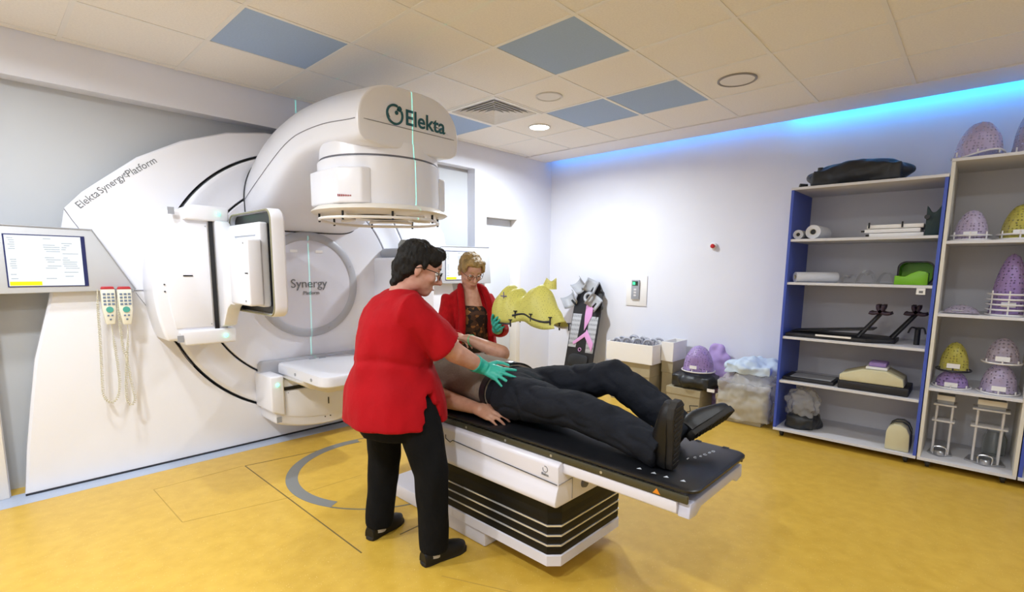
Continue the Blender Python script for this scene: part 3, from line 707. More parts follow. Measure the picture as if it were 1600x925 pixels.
tp = MB().loft([[Vector((p.x, p.y, .622)) for p in rr2(IX-.255, IX+.255, -3.50, -1.52, .05, 0)], rr2(IX-.265, IX+.265, -3.512, -1.51, .05, .628), rr2(IX-.265, IX+.265, -3.512, -1.51, .05, TT-.004), rr2(IX-.26, IX+.26, -3.507, -1.515, .05, TT)]).build('tabletop', M_carbon, couch)
M_mark = mat('pale_marking', '#C6CCD6', .5); M_orange = mat('warning_orange', '#D9841C', .5)
for k, (dx, dy) in enumerate(((.02, -3.36), (.055, -3.375), (.085, -3.385), (.115, -3.39), (.15, -3.395), (.175, -3.40))):
    MB().tube([(IX+dx+.008*math.cos(a), dy+.008*math.sin(a)*(.5+.3*(k % 2)), TT+.0004) for a in np.linspace(0, 2*PI*(.6+.07*k), 10)], .0012, 4).build('marking', M_mark, tp)
for k, (dx, dy) in enumerate(((-.215, -3.26), (-.215, -3.32), (-.215, -3.37), (-.205, -3.43))):
    MB().prism([(IX+dx, dy, TT), (IX+dx+.018, dy-.006, TT), (IX+dx+.006, dy-.018, TT)], (0, 0, .0008)).build('marking', M_mark, tp, smooth=False)
MB().prism([(IX-.2745, -3.36, .597), (IX-.2745, -3.39, .597), (IX-.2745, -3.375, .618)], (-.001, 0, 0)).build('warning_mark', M_orange, tp, smooth=False)
for x, y in ((IX+.255, -3.3), (IX+.255, -3.42), (IX+.255, -3.18)): box('index_notch', M_black, tp, x, x+.014, y-.012, y+.012, TT-.012, TT+.001)
# ================================================================== people
V = Vector
def skinmat(nm, c, c2): return mat(nm, c, .5, var=0, col2=c2, vscale=25, bump=.05, bscale=150, sss=.08)
M_skin1 = skinmat('skin_a', '#C99A86', '#BE8873'); M_skin2 = skinmat('skin_b', '#D2A28C', '#C6907A'); M_skin3 = skinmat('skin_c', '#B98C74', '#AB7C66')
M_redc = mat('red_cotton', '#A80B17', spec=.15, rough=.8, bump=.25, bscale=60, var=.12, vscale=9, sheen=.02)
M_redk = mat('red_knit', '#AC1018', spec=.15, rough=.9, bump=.5, bscale=160, var=.18, vscale=30, sheen=.05)
M_trous = mat('black_trousers', '#101114', spec=.15, rough=.85, bump=.2, bscale=90, var=.25, vscale=12)
M_trous3 = mat('charcoal_trousers', '#1D2028', spec=.15, rough=.8, bump=.25, bscale=70, var=.35, vscale=9)
M_glove = mat('teal_glove', '#2FAE9C', .4, bump=.12, bscale=80, var=.1, vscale=30)
M_shoeb = mat('black_leather', '#0E0E10', .45, spec=.35, bump=.06, bscale=80); M_sole = mat('dark_rubber', '#1C1917', .7, var=.3, vscale=30)
M_sock = mat('white_sock', '#C9C8CC', .9, bump=.2)
M_hair1 = mat('dark_hair', '#17130F', .65, spec=.25, bump=1.0, bscale=60, var=.5, vscale=40, stretch=(1, 1, .3)); M_hair2 = mat('blond_hair', '#B99B63', .5, bump=1.0, bscale=70, var=.45, vscale=35, stretch=(1, 1, .3))
M_hair3 = mat('grey_hair', '#55504A', .6, bump=.8, bscale=70, var=.4, vscale=40)
M_shirt = mat('taupe_shirt', '#7D7268', spec=.15, rough=.85, bump=.25, bscale=70, var=.12, vscale=9)
M_eye = mat('eye_white', '#D8D4D0', .3); M_iris = mat('iris', '#2B2019', .3); M_lip = mat('lip', '#A9645A', .5); M_frame1 = mat('glasses_black', '#14151C', .3); M_frame2 = mat('glasses_brown', '#5A4438', .3)
def pattern_mat():
    m = mat('brown_print_top', '#3A2418', .8, bump=.2, bscale=90); nt = m.node_tree; N = nt.nodes; L = nt.links; b = N['Principled BSDF']
    tc = N.new('ShaderNodeTexCoord'); v = N.new('ShaderNodeTexVoronoi'); v.inputs['Scale'].default_value = 38; L.new(tc.outputs['Object'], v.inputs['Vector'])
    r = N.new('ShaderNodeValToRGB'); r.color_ramp.interpolation = 'CONSTANT'; e = r.color_ramp.elements; e[0].color = lin('#21150F'); e[1].position = .45; e[1].color = lin('#4A2E1C')
    q = e.new(.7); q.color = lin('#8A5A2E'); q = e.new(.9); q.color = lin('#B98A52')
    L.new(v.outputs['Color'], r.inputs[0]); L.new(r.outputs[0], b.inputs['Base Color']); return m
M_print2 = pattern_mat()

class Fr:
    """local frame: forward f, up u, side s (its own left), origin o"""
    def __init__(s, o, f, u):
        s.o = V(o); s.f = V(f).normalized(); s.s = V(u).cross(s.f).normalized(); s.u = s.f.cross(s.s)
    def __call__(s, f, u, l=0): return s.o+s.f*f+s.u*u+s.s*l
    def M(s): return Matrix(((s.f.x, s.s.x, s.u.x, s.o.x), (s.f.y, s.s.y, s.u.y, s.o.y), (s.f.z, s.s.z, s.u.z, s.o.z), (0, 0, 0, 1)))
    def R(s): return s.M().to_3x3().to_4x4()
def head_shapes(mb, H, k=1.0):
    e = lambda f, u, l, r: mb.ball(H(f*k, u*k, l*k), [q*k for q in r], 20, H.R())   # radii (f, s, u)
    e(-.012, .035, 0, (.098, .077, .088)); e(.025, -.045, 0, (.064, .058, .072)); e(.055, -.088, 0, (.034, .034, .028)); e(.062, .04, 0, (.036, .055, .05))
    for l in (-1, 1):
        e(.062, -.02, l*.038, (.026, .024, .026)); e(-.008, -.008, l*.078, (.018, .008, .03)); e(.0, -.05, l*.045, (.05, .02, .05))
    mb.cap(H(.093*k, .012*k), H(.116*k, -.026*k), .008*k, .013*k); e(.098, -.034, 0, (.014, .019, .009))
    mb.cap(H(.083*k, .034*k, -.03*k), H(.083*k, .034*k, .03*k), .012*k, .012*k)
    mb.cap(H(.085*k, -.064*k, -.016*k), H(.085*k, -.064*k, .016*k), .009*k, .009*k); mb.cap(H(.082*k, -.076*k, -.013*k), H(.082*k, -.076*k, .013*k), .009*k, .009*k)
def face_parts(root, H, hairm, k=1.0, glasses=None):
    for l in (-1, 1):
        ey = MB().ball(H(.080*k, .008*k, l*.030*k), .0125*k, 12).build('eye', M_eye, root)
        MB().ball(H(.0905*k, .006*k, l*.031*k), .0048*k, 8).build('iris', M_iris, ey)
        MB().tube([H(.0955*k, .033*k, l*.012*k), H(.094*k, .038*k, l*.028*k), H(.082*k, .034*k, l*.044*k)], [.003*k, .0035*k, .002*k], 6).build('eyebrow', hairm, root)
    MB().tube([H(.088*k, -.070*k, -.022*k), H(.096*k, -.069*k, 0), H(.088*k, -.070*k, .022*k)], [.002, .0042, .002], 6).build('lips', M_lip, root)
    if glasses:
        g = MB()
        for l in (-1, 1):
            c = H(.108*k, .004*k, l*.033*k)
            g.tube([c+H.s*(.025*k*math.cos(a))+H.u*(.018*k*math.sin(a))-H.f*(.010*k*max(0, l*math.cos(a))) for a in np.linspace(0, 2*PI, 20, endpoint=False)], .0018*k, 6, close=True)
            g.tube([H(.100*k, .010*k, l*.058*k), H(.07*k, .014*k, l*.074*k), H(.0, .012*k, l*.086*k), H(-.02*k, .0, l*.086*k)], .002*k, 6)
        g.tube([H(.108*k, .008*k, -.009*k), H(.112*k, .011*k, 0), H(.108*k, .008*k, .009*k)], .0018*k, 6)
        g.build('glasses', glasses, root)
def hand_shapes(mb, wrist, d, n, side, curl=(.25, .35, .25), spread=.16, thumb=.7, k=1.0, fat=1.0):
    """d: towards the fingers, n: out of the palm, side: +1 thumb lies along d x n"""
    W = V(wrist); d = V(d).normalized(); n = (V(n)-d*V(n).dot(d)).normalized(); t = d.cross(n)*side
    mb.cap(W-d*.03*k, W+d*.02*k, .026*k*fat, .026*k*fat)
    specs = [(.030, .090, .072, .0092), (.010, .094, .080, .0095), (-.010, .090, .074, .0092), (-.029, .082, .058, .0082)]
    mb.ball(W+d*.055*k, (.045*k, .038*k, .016*k*fat), 14, Matrix(((d.x, t.x, n.x, 0), (d.y, t.y, n.y, 0), (d.z, t.z, n.z, 0), (0, 0, 0, 1))))
    for off, pl, fl, r in specs:
        base = W+d*pl*k+t*off*k; mb.cap(W+d*.012*k+t*off*.6*k, base, .014*k*fat, .012*k*fat)
        ang = 0; p = base; dirb = (d+t*(off/.03)*spread).normalized(); r *= k*fat
        for q, (frac, c) in enumerate(zip((.45, .30, .25), curl)):
            ang += c; dd = dirb*math.cos(ang)+n*math.sin(ang); p2 = p+dd*fl*k*frac
            mb.cap(p, p2, r*(1-.1*q), r*(.9-.1*q), 10); p = p2
    a = W+d*.022*k+t*.022*k; b_ = a+(d*.55+t*thumb+n*.25).normalized()*.045*k; c = b_+(d*.85+t*thumb*.45+n*.3).normalized()*.034*k; e = c+(d*.95+t*.2+n*.3).normalized()*.026*k
    mb.cap(a, b_, .015*k*fat, .0115*k*fat, 10); mb.cap(b_, c, .0115*k*fat, .0098*k*fat, 10); mb.cap(c, e, .0098*k*fat, .0082*k*fat, 10)
def rings(mb, secs, fdir, n=40, post=None):
    """secs: (center, lateral half width, half depth[, exponent]); rings perpendicular to the line of centres are horizontal in the f/s frame"""
    R_ = []
    for i, s_ in enumerate(secs):
        c, a, b_ = V(s_[0]), s_[1], s_[2]; F_, S_ = s_[3], s_[4]
        ring = []
        for k in range(n):
            th = 2*PI*k/n; q = 1.0
            if post: q = post(i, th)
            ring.append(c+S_*(a*math.cos(th)*q)+F_*(b_*math.sin(th)*q))
        R_.append(ring)
    return mb.loft(R_)
def shoe(root, heel, fdir, up, L=.26, w=.095, laces=False, name='shoe', style='slip'):
    """heel: point at the back of the sole"""
    F_ = Fr(heel, fdir, up); M_ = F_.M()
    so = [(.0, .0), (.005, .55), (.03, .70), (.10, .72), (.16, .92), (.21, 1.0), (.25, .78), (.268, .35)]; so = [(x*L/.268, h*w/2) for x, h in so]
    pts = [(x, h, 0) for x, h in so]+[(x, -h, 0) for x, h in so[:0:-1]]
    th = .028 if laces else .020
    s_ = MB().prism(pts, (0, 0, th), bev=.004, M=M_).build(name, M_shoeb if False else M_sole, root)
    sec = []
    for f, hw, z1 in ((.006, .33, .050), (.02, .40, .066), (.05, .42, .072), (.09, .42, .074), (.13, .44, .068), (.17, .50, .056), (.21, .50, .046), (.24, .40, .038), (.258, .22, .030)):
        f *= L/.268; ring = []
        for k in range(20):
            a = 2*PI*k/20; ring.append(M_ @ V((f, hw*w*math.copysign(abs(math.cos(a))**.7, math.cos(a)), th-.004+(z1 if math.sin(a) > 0 else 0)*math.sin(a)**.8 if math.sin(a) > 0 else th-.004)))
        sec.append(ring)
    up_ = MB().loft(sec).build('shoe_upper', M_shoeb, s_)
    if laces:
        lc = MB()
        for q in range(5):
            f = (.105+q*.017)*L/.268; z = th+.066-q*.005; lc.tube([M_ @ V((f, -.028, z-.006)), M_ @ V((f+.004, 0, z+.003)), M_ @ V((f, .028, z-.006))], .0022, 5)
        lc.tube([M_ @ V((.10, 0, th+.074)), M_ @ V((.085, .03, th+.09)), M_ @ V((.10, .05, th+.066))], .002, 5); lc.tube([M_ @ V((.10, 0, th+.074)), M_ @ V((.09, -.03, th+.088)), M_ @ V((.11, -.045, th+.064))], .002, 5)
        lc.build('laces', M_black, s_)
        tr = MB()
        for q in range(12): f = (.02+q*.02)*L/.268; h = .36*w*(1 if q > 5 else .72); tr.prism([M_ @ V(p) for p in ((f, -h, 0), (f+.008, -h, 0), (f+.008, h, 0), (f, h, 0))], M_.to_3x3() @ V((0, 0, -.003)))
        tag(tr.build('tread', M_sole, s_, smooth=False), kind='stuff')
    return s_
def wr(amp, s, seed, sx=1, sy=1, sz=1):
    return lambda p: amp*(nz((p.x*sx, p.y*sy, p.z*sz), s, seed)+.5*nz((p.x*sx, p.y*sy, p.z*sz), s*2.3, seed+3))

# ---------------- woman in the red tunic, beside the couch
p1 = thing('person', (-3.80, -2.18, 0), 'person in red short-sleeved tunic and black trousers, gloved hand on the patient', 'person')
FB = V((1, -.06, 0)).normalized(); SB = V((0, 0, 1)).cross(FB)          # hips
FT = V((.94, -.34, 0)).normalized(); ST = V((0, 0, 1)).cross(FT)         # chest
pel = V((-3.80, -2.12, .86)); waist = V((-3.81, -2.12, .99)); chest = V((-3.80, -2.13, 1.13)); shc = V((-3.785, -2.13, 1.235)); neck = V((-3.765, -2.135, 1.285))
H1 = Fr((-3.705, -2.185, 1.385), V((.78, -.52, -.36)), V((.3, -.2, 1)))
shR, shL = shc-ST*.17+V((0, 0, -.035)), shc+ST*.17+V((0, 0, -.035))
elR, wrR = V((-3.65, -2.375, 1.0)), V((-3.475, -2.385, .905)); hdR = V((-3.415, -2.555, .855))
elL, wrL = V((-3.56, -1.93, 1.0)), V((-3.36, -1.88, .985))
hipR, knR, anR = V((-3.81, -2.255, .82)), V((-3.78, -2.36, .44)), V((-3.775, -2.365, .09))
hipL, knL, anL = V((-3.82, -2.02, .82)), V((-3.80, -1.995, .44)), V((-3.83, -1.975, .09))
b = MB(); head_shapes(b, H1); b.cap(H1(-.02, -.06), neck, .056, .064); b.cap(neck, chest, .062, .10)
b.cap(pel, chest, .13, .12); b.cap(hipR, hipL, .075, .075)
for s_, e_, w_, sd in ((shR, elR, wrR, -1), (shL, elL, wrL, 1)):
    b.cap(chest+ST*sd*.06, s_, .06, .05); b.cap(s_, e_, .050, .050); b.cap(e_, w_, .050, .033)
for h_, k_, a_ in ((hipR, knR, anR), (hipL, knL, anL)): b.cap(h_+V((.0, (.03 if h_.y < -2.1 else -.03), 0)), k_, .065, .06); b.cap(k_, a_, .058, .04)
hand_shapes(b, wrR, (hdR-wrR), (.65, .1, -.75), 1, fat=.85, spread=.45, curl=(.08, .1, .1)); hand_shapes(b, wrL, (.75, .3, -.1), (0, 0, -1), -1)
remesh(b, 'body', M_skin1, p1, .006, 5)
face_parts(p1, H1, M_hair1, glasses=M_frame1)
# hair: short, thick, wavy, leaving the face and ear free
b = MB()
for f, u, l, r in ((-.03, .055, 0, (.094, .086, .086)), (-.062, .0, 0, (.066, .080, .088)), (.045, .098, 0, (.055, .064, .034)), (-.07, -.062, 0, (.045, .060, .045)), (-.085, -.095, 0, (.026, .045, .03))): b.ball(H1(f, u, l), r, 18, H1.R())
for l in (-1, 1): b.ball(H1(-.045, .02, l*.062), (.05, .026, .06), 12, H1.R()); b.ball(H1(.05, .065, l*.05), (.04, .026, .034), 12, H1.R()); b.ball(H1(.015, .03, l*.073), (.014, .012, .03), 10, H1.R())
remesh(b, 'hair', M_hair1, p1, .006, 2, disp=lambda p: .008*nz(p, 26, 2)+.004*nz((p.x, p.y, p.z*.5), 90, 5))
# tunic
def blend(a, b_, t): return a*(1-t)+b_*t
def sec(z, c, a, d_, t):
    F_ = blend(FB, FT, t).normalized(); return (V((c[0], c[1], z)), a, d_, F_, V((0, 0, 1)).cross(F_))
ts = [sec(.665, (-3.815, -2.125), .275, .240, 0), sec(.74, (-3.815, -2.125), .265, .232, .1), sec(.83, (-3.815, -2.12), .248, .220, .2), sec(.92, (-3.815, -2.12), .222, .198, .4), sec(.99, (-3.812, -2.12), .215, .186, .6), sec(1.07, (-3.805, -2.125), .215, .185, .8),
      sec(1.14, (-3.80, -2.13), .215, .175, 1), sec(1.20, (-3.795, -2.13), .205, .15, 1), sec(1.245, (-3.785, -2.13), .165, .115, 1), sec(1.275, (-3.775, -2.133), .10, .085, 1), sec(1.288, (-3.772, -2.134), .078, .073, 1)]
def densify(ss, n=6):
    out = []
    for a, b_ in zip(ss[:-1], ss[1:]):
        for k in range(n):
            t_ = k/n; out.append((a[0].lerp(b_[0], t_), a[1]+(b_[1]-a[1])*t_, a[2]+(b_[2]-a[2])*t_, a[3].lerp(b_[3], t_).normalized(), a[4].lerp(b_[4], t_).normalized()))
    return out+[ss[-1]]
ts = densify(ts)
def slit(i, th):
    wd = .26*(1-(ts[i][0].z-.665)/.19); d_ = abs((th-PI*.93+PI) % (2*PI)-PI)
    # crease where the tunic bends at the waist
    cr = 1-.05*math.exp(-((ts[i][0].z-.955-.025*math.sin(th*2))/.014)**2)+.012*math.sin(th*9+ts[i][0].z*7)*max(0, .95-ts[i][0].z)/.3
    return .60 if wd > 0 and d_ < wd else cr
b = MB(); rings(b, ts, None, 72, slit)
for s_, e_, sd, ext in ((shR, elR, -1, .80), (shL, elL, 1, .8)):
    q = s_.lerp(e_, ext); b.tube([chest+ST*sd*.06+V((0, 0, .03)), s_+V((0, 0, -.005)), s_.lerp(e_, .4), q+V((0, 0, -.012))], [.10, .088, .082, .088], 20)
remesh(b, 'tunic', M_redc, p1, .008, 3, disp=wr(.015, 7, 1, 1, 1, .5))
# trousers
b = MB()
rings(b, [(V((-3.815, -2.13, z)), a, d_, FB, SB) for z, a, d_ in ((.60, .205, .165), (.70, .222, .185), (.82, .210, .185), (.93, .185, .16))], None, 32)
for h_, k_, a_, r in ((hipR, knR, anR, 1), (hipL, knL, anL, 1)):
    b.tube([h_+V((0, 0, -.06)), h_.lerp(k_, .5), k_, k_.lerp(a_, .5), a_+V((0, 0, -.03))], [.112, .098, .083, .075, .070], 20)
remesh(b, 'trousers', M_trous, p1, .009, 4, disp=wr(.007, 8, 4, 1, 1, .6))
for an, hl, fd in ((anR, V((-3.845, -2.36, 0)), V((1, -.1, 0))), (anL, V((-3.90, -1.985, 0)), V((1, .25, 0)))):
    sh = shoe(p1, hl, fd, (0, 0, 1), .25, .09)
    MB().tube([an+V((-.01, 0, -.055)), an+V((0, 0, .02))], [.043, .04], 14).build('sock', M_sock, p1)
b = MB(); hand_shapes(b, wrR, (hdR-wrR), (.65, .1, -.75), 1, fat=1.12, spread=.45, curl=(.08, .1, .1), thumb=.9); b.tube([wrR.lerp(elR, .30), wrR.lerp(elR, .1), wrR+(hdR-wrR).normalized()*.02], [.044, .039, .034], 16)
remesh(b, 'glove', M_glove, p1, .004, 3)
b = MB(); hand_shapes(b, wrL, (.75, .3, -.1), (0, 0, -1), -1, fat=1.12); b.tube([wrL.lerp(elL, .30), wrL, wrL+V((.02, 0, 0))], [.043, .037, .032], 16)
remesh(b, 'glove', M_glove, p1, .005, 3)

# ---------------- blond woman in the red cardigan behind the couch, holding the yellow mask
p2 = thing('person', (-2.70, -1.42, 0), 'blond person in red cardigan and brown patterned top, holding the yellow mask', 'person')
FT = V((-.30, -.95, 0)).normalized(); ST = V((0, 0, 1)).cross(FT)
pel = V((-2.68, -1.38, .84)); chest = V((-2.68, -1.40, 1.08)); shc = V((-2.685, -1.40, 1.20)); neck = V((-2.69, -1.415, 1.255))
H2 = Fr((-2.705, -1.45, 1.365), V((-.36, -.85, -.46)), V((-.15, -.38, 1)))
shL, shR = shc+ST*.16+V((0, 0, -.05)), shc-ST*.16+V((0, 0, -.05))
elL, wrL = V((-2.60, -1.66, .95)), V((-2.79, -1.80, .985)); hdL = V((-2.875, -1.875, 1.02))
elR, wrR = V((-2.93, -1.42, .92)), V((-2.96, -1.62, .93))
b = MB(); head_shapes(b, H2, .96); b.cap(H2(-.02, -.06), neck, .050, .056); b.cap(neck, chest+FT*.02+V((0,0,.03)), .055, .10); b.cap(pel, chest, .11, .10)
for s_, e_, w_, sd in ((shR, elR, wrR, -1), (shL, elL, wrL, 1)):
    b.cap(chest+ST*sd*.06, s_, .055, .048); b.cap(s_, e_, .046, .044); b.cap(e_, w_, .042, .028)
for sd in (-1, 1):
    h_ = pel+ST*sd*.09+V((0, 0, -.03)); k_ = V((h_.x, h_.y, .45)); b.cap(h_, k_, .09, .062); b.cap(k_, V((h_.x, h_.y+.02, .08)), .058, .04)
hand_shapes(b, wrL, hdL-wrL, (.3, -.6, .6), 1, fat=.85, curl=(.5, .7, .5)); hand_shapes(b, wrR, (-.1, -.9, -.1), (0, 0, -1), -1)
remesh(b, 'body', M_skin2, p2, .006, 5)
face_parts(p2, H2, M_hair2, .96, glasses=M_frame2)
b = MB()
for f, u, l, r in ((-.03, .052, 0, (.094, .085, .085)), (-.06, .0, 0, (.062, .082, .075)), (.035, .088, 0, (.055, .066, .034)), (-.10, .02, 0, (.045, .055, .05))): b.ball(H2(f, u, l), r, 18, H2.R())
for l in (-1, 1): b.ball(H2(.03, .055, l*.068), (.045, .018, .045), 12, H2.R()); b.ball(H2(-.01, -.01, l*.082), (.02, .008, .035), 10, H2.R())
remesh(b, 'hair', M_hair2, p2, .006, 2, disp=lambda p: .007*nz(p, 34, 8)+.005*nz(p, 80, 9))
def ring_t(z, c, a, d_): return (V((c[0], c[1], z)), a, d_, FT, ST)
b = MB(); rings(b, [ring_t(.78, (-2.68, -1.385), .185, .15), ring_t(.95, (-2.68, -1.39), .17, .15), ring_t(1.06, (-2.68, -1.40), .17, .148), ring_t(1.10, (-2.685, -1.40), .14, .13), ring_t(1.125, (-2.69, -1.405), .10, .105)], None, 48)
remesh(b, 'patterned_top', M_print2, p2, .008, 3)
# cardigan: shell open at the front
def cardi(i, th):
    d_ = abs((th-PI/2+PI) % (2*PI)-PI); wd = (.62, .62, .60, .60, .75, .95, 1.1)[i]
    return (.72, .72, .72, .70, .62, .35, .2)[i] if d_ < wd else 1.0
b = MB(); rings(b, [ring_t(.70, (-2.675, -1.385), .235, .19), ring_t(.85, (-2.675, -1.39), .215, .178), ring_t(.98, (-2.675, -1.395), .20, .168), ring_t(1.08, (-2.675, -1.40), .20, .165), ring_t(1.16, (-2.68, -1.40), .19, .135), ring_t(1.215, (-2.683, -1.405), .14, .10), ring_t(1.25, (-2.685, -1.41), .085, .07)], None, 72, cardi)
for s_, e_, w_, sd in ((shR, elR, wrR, -1), (shL, elL, wrL, 1)):
    b.tube([chest+ST*sd*.07+V((0, 0, .03)), s_, s_.lerp(e_, .5), e_, e_.lerp(w_, .5), e_.lerp(w_, .82)], [.08, .064, .060, .058, .052, .046], 18)
remesh(b, 'cardigan', M_redk, p2, .008, 3, disp=wr(.007, 9, 6, 1, 1, .5))
lp = []
for l in (-1, 1):
    P_ = [V((-2.685, -1.41, 1.262))-FT*.05+ST*l*.05, V((-2.685, -1.41, 1.25))+FT*.03+ST*l*.088, V((-2.68, -1.40, 1.16))+FT*.105+ST*l*.108, V((-2.68, -1.40, 1.05))+FT*.132+ST*l*.112, V((-2.68, -1.40, .90))+FT*.142+ST*l*.122]
    MB().tube(spline(P_, 5), [.02]*6+[.026]*15, 10).build('cardigan_band', M_redk, p2)
b = MB(); rings(b, [ring_t(.66, (-2.68, -1.38), .17, .13), ring_t(.86, (-2.68, -1.385), .165, .135)], None, 32)
for sd in (-1, 1):
    h_ = pel+ST*sd*.09+V((0, 0, -.08)); b.tube([h_, V((h_.x, h_.y, .45)), V((h_.x, h_.y+.02, .07))], [.105, .085, .075], 18)
remesh(b, 'trousers', M_trous, p2, .010, 3)
for sd in (-1, 1):
    h_ = pel+ST*sd*.09; shoe(p2, V((h_.x, h_.y+.02, 0))-FT*.07, FT, (0, 0, 1), .24, .085)
b = MB(); hand_shapes(b, wrL, hdL-wrL, (.3, -.6, .6), 1, fat=1.15, curl=(.5, .7, .5), spread=.2); b.tube([wrL.lerp(elL, .3), wrL, wrL.lerp(hdL, .2)], [.038, .034, .03], 16)
remesh(b, 'glove', M_glove, p2, .004, 3)

# ---------------- patient lying on the couch
p3 = thing('person', (-3.28, -2.5, TT), 'person lying on the couch in taupe shirt, dark trousers and black shoes', 'person')
zt0 = TT+.004
H3 = Fr((-3.28, -1.655, TT+.124), V((0, .08, 1)), V((0, 1, -.08)))
nk = V((-3.28, -1.80, TT+.10)); ch = V((-3.28, -1.98, TT+.135)); be = V((-3.28, -2.20, TT+.15)); pl = V((-3.28, -2.42, TT+.125))
sR, eR, wR_ = V((-3.46, -1.88, TT+.10)), V((-3.515, -2.13, TT+.065)), V((-3.495, -2.36, TT+.055))
sL, eL, wL_ = V((-3.08, -1.86, TT+.11)), V((-3.035, -2.085, TT+.245)), V((-3.10, -1.86, TT+.315))
hR, kR, aR = V((-3.385, -2.46, TT+.115)), V((-3.41, -2.92, TT+.145)), V((-3.41, -3.27, TT+.075))
hL, kL, aL = V((-3.17, -2.46, TT+.115)), V((-3.13, -2.92, TT+.245)), V((-3.12, -3.25, TT+.080))
b = MB(); head_shapes(b, H3); b.cap(H3(-.02, -.06), nk, .058, .065); b.cap(nk, ch, .075, .10); b.cap(ch+V((-.07, 0, 0)), be, .11, .12); b.cap(ch+V((.07, 0, 0)), be, .11, .12); b.cap(be, pl, .125, .11)
for s_, e_, w_ in ((sR, eR, wR_), (sL, eL, wL_)): b.cap(ch, s_, .09, .07); b.cap(s_, e_, .055, .048); b.cap(e_, w_, .050, .031)
for h_, k_, a_ in ((hR, kR, aR), (hL, kL, aL)): b.cap(h_, k_, .085, .062); b.cap(k_, a_, .058, .04)
hand_shapes(b, wR_, (.12, -1, -.08), (.55, 0, -.85), 1, curl=(.22, .4, .3), spread=.12, thumb=.5, k=1.15); hand_shapes(b, wL_, (-.25, .9, .1), (0, 0, -1), -1, curl=(.3, .4, .3))
remesh(b, 'body', M_skin3, p3, .005, 4)
face_parts(p3, H3, M_hair3)
b = MB(); b.ball(H3(-.025, .055), (.088, .082, .082), 16, H3.R()); b.ball(H3(-.05, .0), (.055, .080, .07), 16, H3.R()); remesh(b, 'hair', M_hair3, p3, .007, 2, disp=lambda p: .004*nz(p, 50, 3))
X_, Z_ = V((1, 0, 0)), V((0, 0, 1))
def lying(y, zc, a, d_, x=-3.28): return (V((x, y, zc)), a, d_, Z_, X_)
b = MB(); rings(b, [lying(-1.83, TT+.115, .09, .08), lying(-1.87, TT+.12, .19, .105), lying(-1.98, TT+.128, .215, .128), lying(-2.10, TT+.138, .205, .136), lying(-2.22, TT+.14, .20, .137), lying(-2.33, TT+.137, .20, .132), lying(-2.40, TT+.13, .20, .125)], None, 48)
b.tube([ch+V((-.1, 0, 0)), sR, sR.lerp(eR, .5), sR.lerp(eR, .85)], [.09, .078, .07, .072], 18); b.tube([ch+V((.1, 0, 0)), sL, sL.lerp(eL, .5), sL.lerp(eL, .72)], [.09, .078, .07, .072], 18)
cl = lambda p: V((p.x, p.y, max(p.z, zt0)))
remesh(b, 'shirt', M_shirt, p3, .008, 4, disp=wr(.008, 8, 11), post=cl)
b = MB(); rings(b, [lying(-2.37, TT+.128, .192, .122), lying(-2.45, TT+.122, .205, .122), lying(-2.54, TT+.115, .20, .112), lying(-2.60, TT+.11, .185, .10)], None, 40)
for h_, k_, a_, sd in ((hR, kR, aR, -1), (hL, kL, aL, 1)):
    b.tube([h_, h_.lerp(k_, .35), h_.lerp(k_, .7), k_, k_.lerp(a_, .3), k_.lerp(a_, .7), a_, a_.lerp(k_, -.14)], [.108, .105, .092, .086, .083, .078, .074, .074], 22)
remesh(b, 'trousers', M_trous3, p3, .008, 4, disp=lambda p: .012*nz((p.x, p.y*.9, p.z), 7, 14)-.020*max(0, .22-abs(nz((p.x*1.1, p.y*.8, p.z*1.2), 9, 15)))/.22*.38+.002*nz(p, 40, 16), post=cl)
rg = [V((-3.28+.197*math.cos(a), -2.385, TT+.13+.123*math.sin(a))) for a in np.linspace(0, 2*PI, 40, endpoint=False)]
MB().loft([[p+V((0, dy, 0))+(p-V((-3.28, -2.385, TT+.13))).normalized()*dr for p in map(cl, rg)] for dy, dr in ((.018, .004), (.018, .010), (-.018, .010), (-.018, .004))], cap=False, close=True).build('belt', M_black, p3)
box('belt_buckle', M_steel, p3, -3.30, -3.26, -2.405, -2.365, TT+.262, TT+.270, bev=.003)
shoe(p3, V((-3.41, -3.375, TT+.006)), V((-.10, -.06, 1)), V((-.05, 1, .06)), .275, .105, laces=True)
shoe(p3, V((-3.175, -3.335, TT+.056)), V((.93, -.26, .26)), V((.0, .80, .60)), .275, .105, laces=True)
MB().tube([wL_.lerp(eL, .12)+V((0, 0, 0))+(V((math.cos(a), 0, 0))*.034+V((0, .25*math.sin(a), math.sin(a)))*.034) for a in np.linspace(0, 2*PI, 20, endpoint=False)], .004, 6, close=True).build('wrist_band', mat('green_band', '#4FBF86', .5), p3)
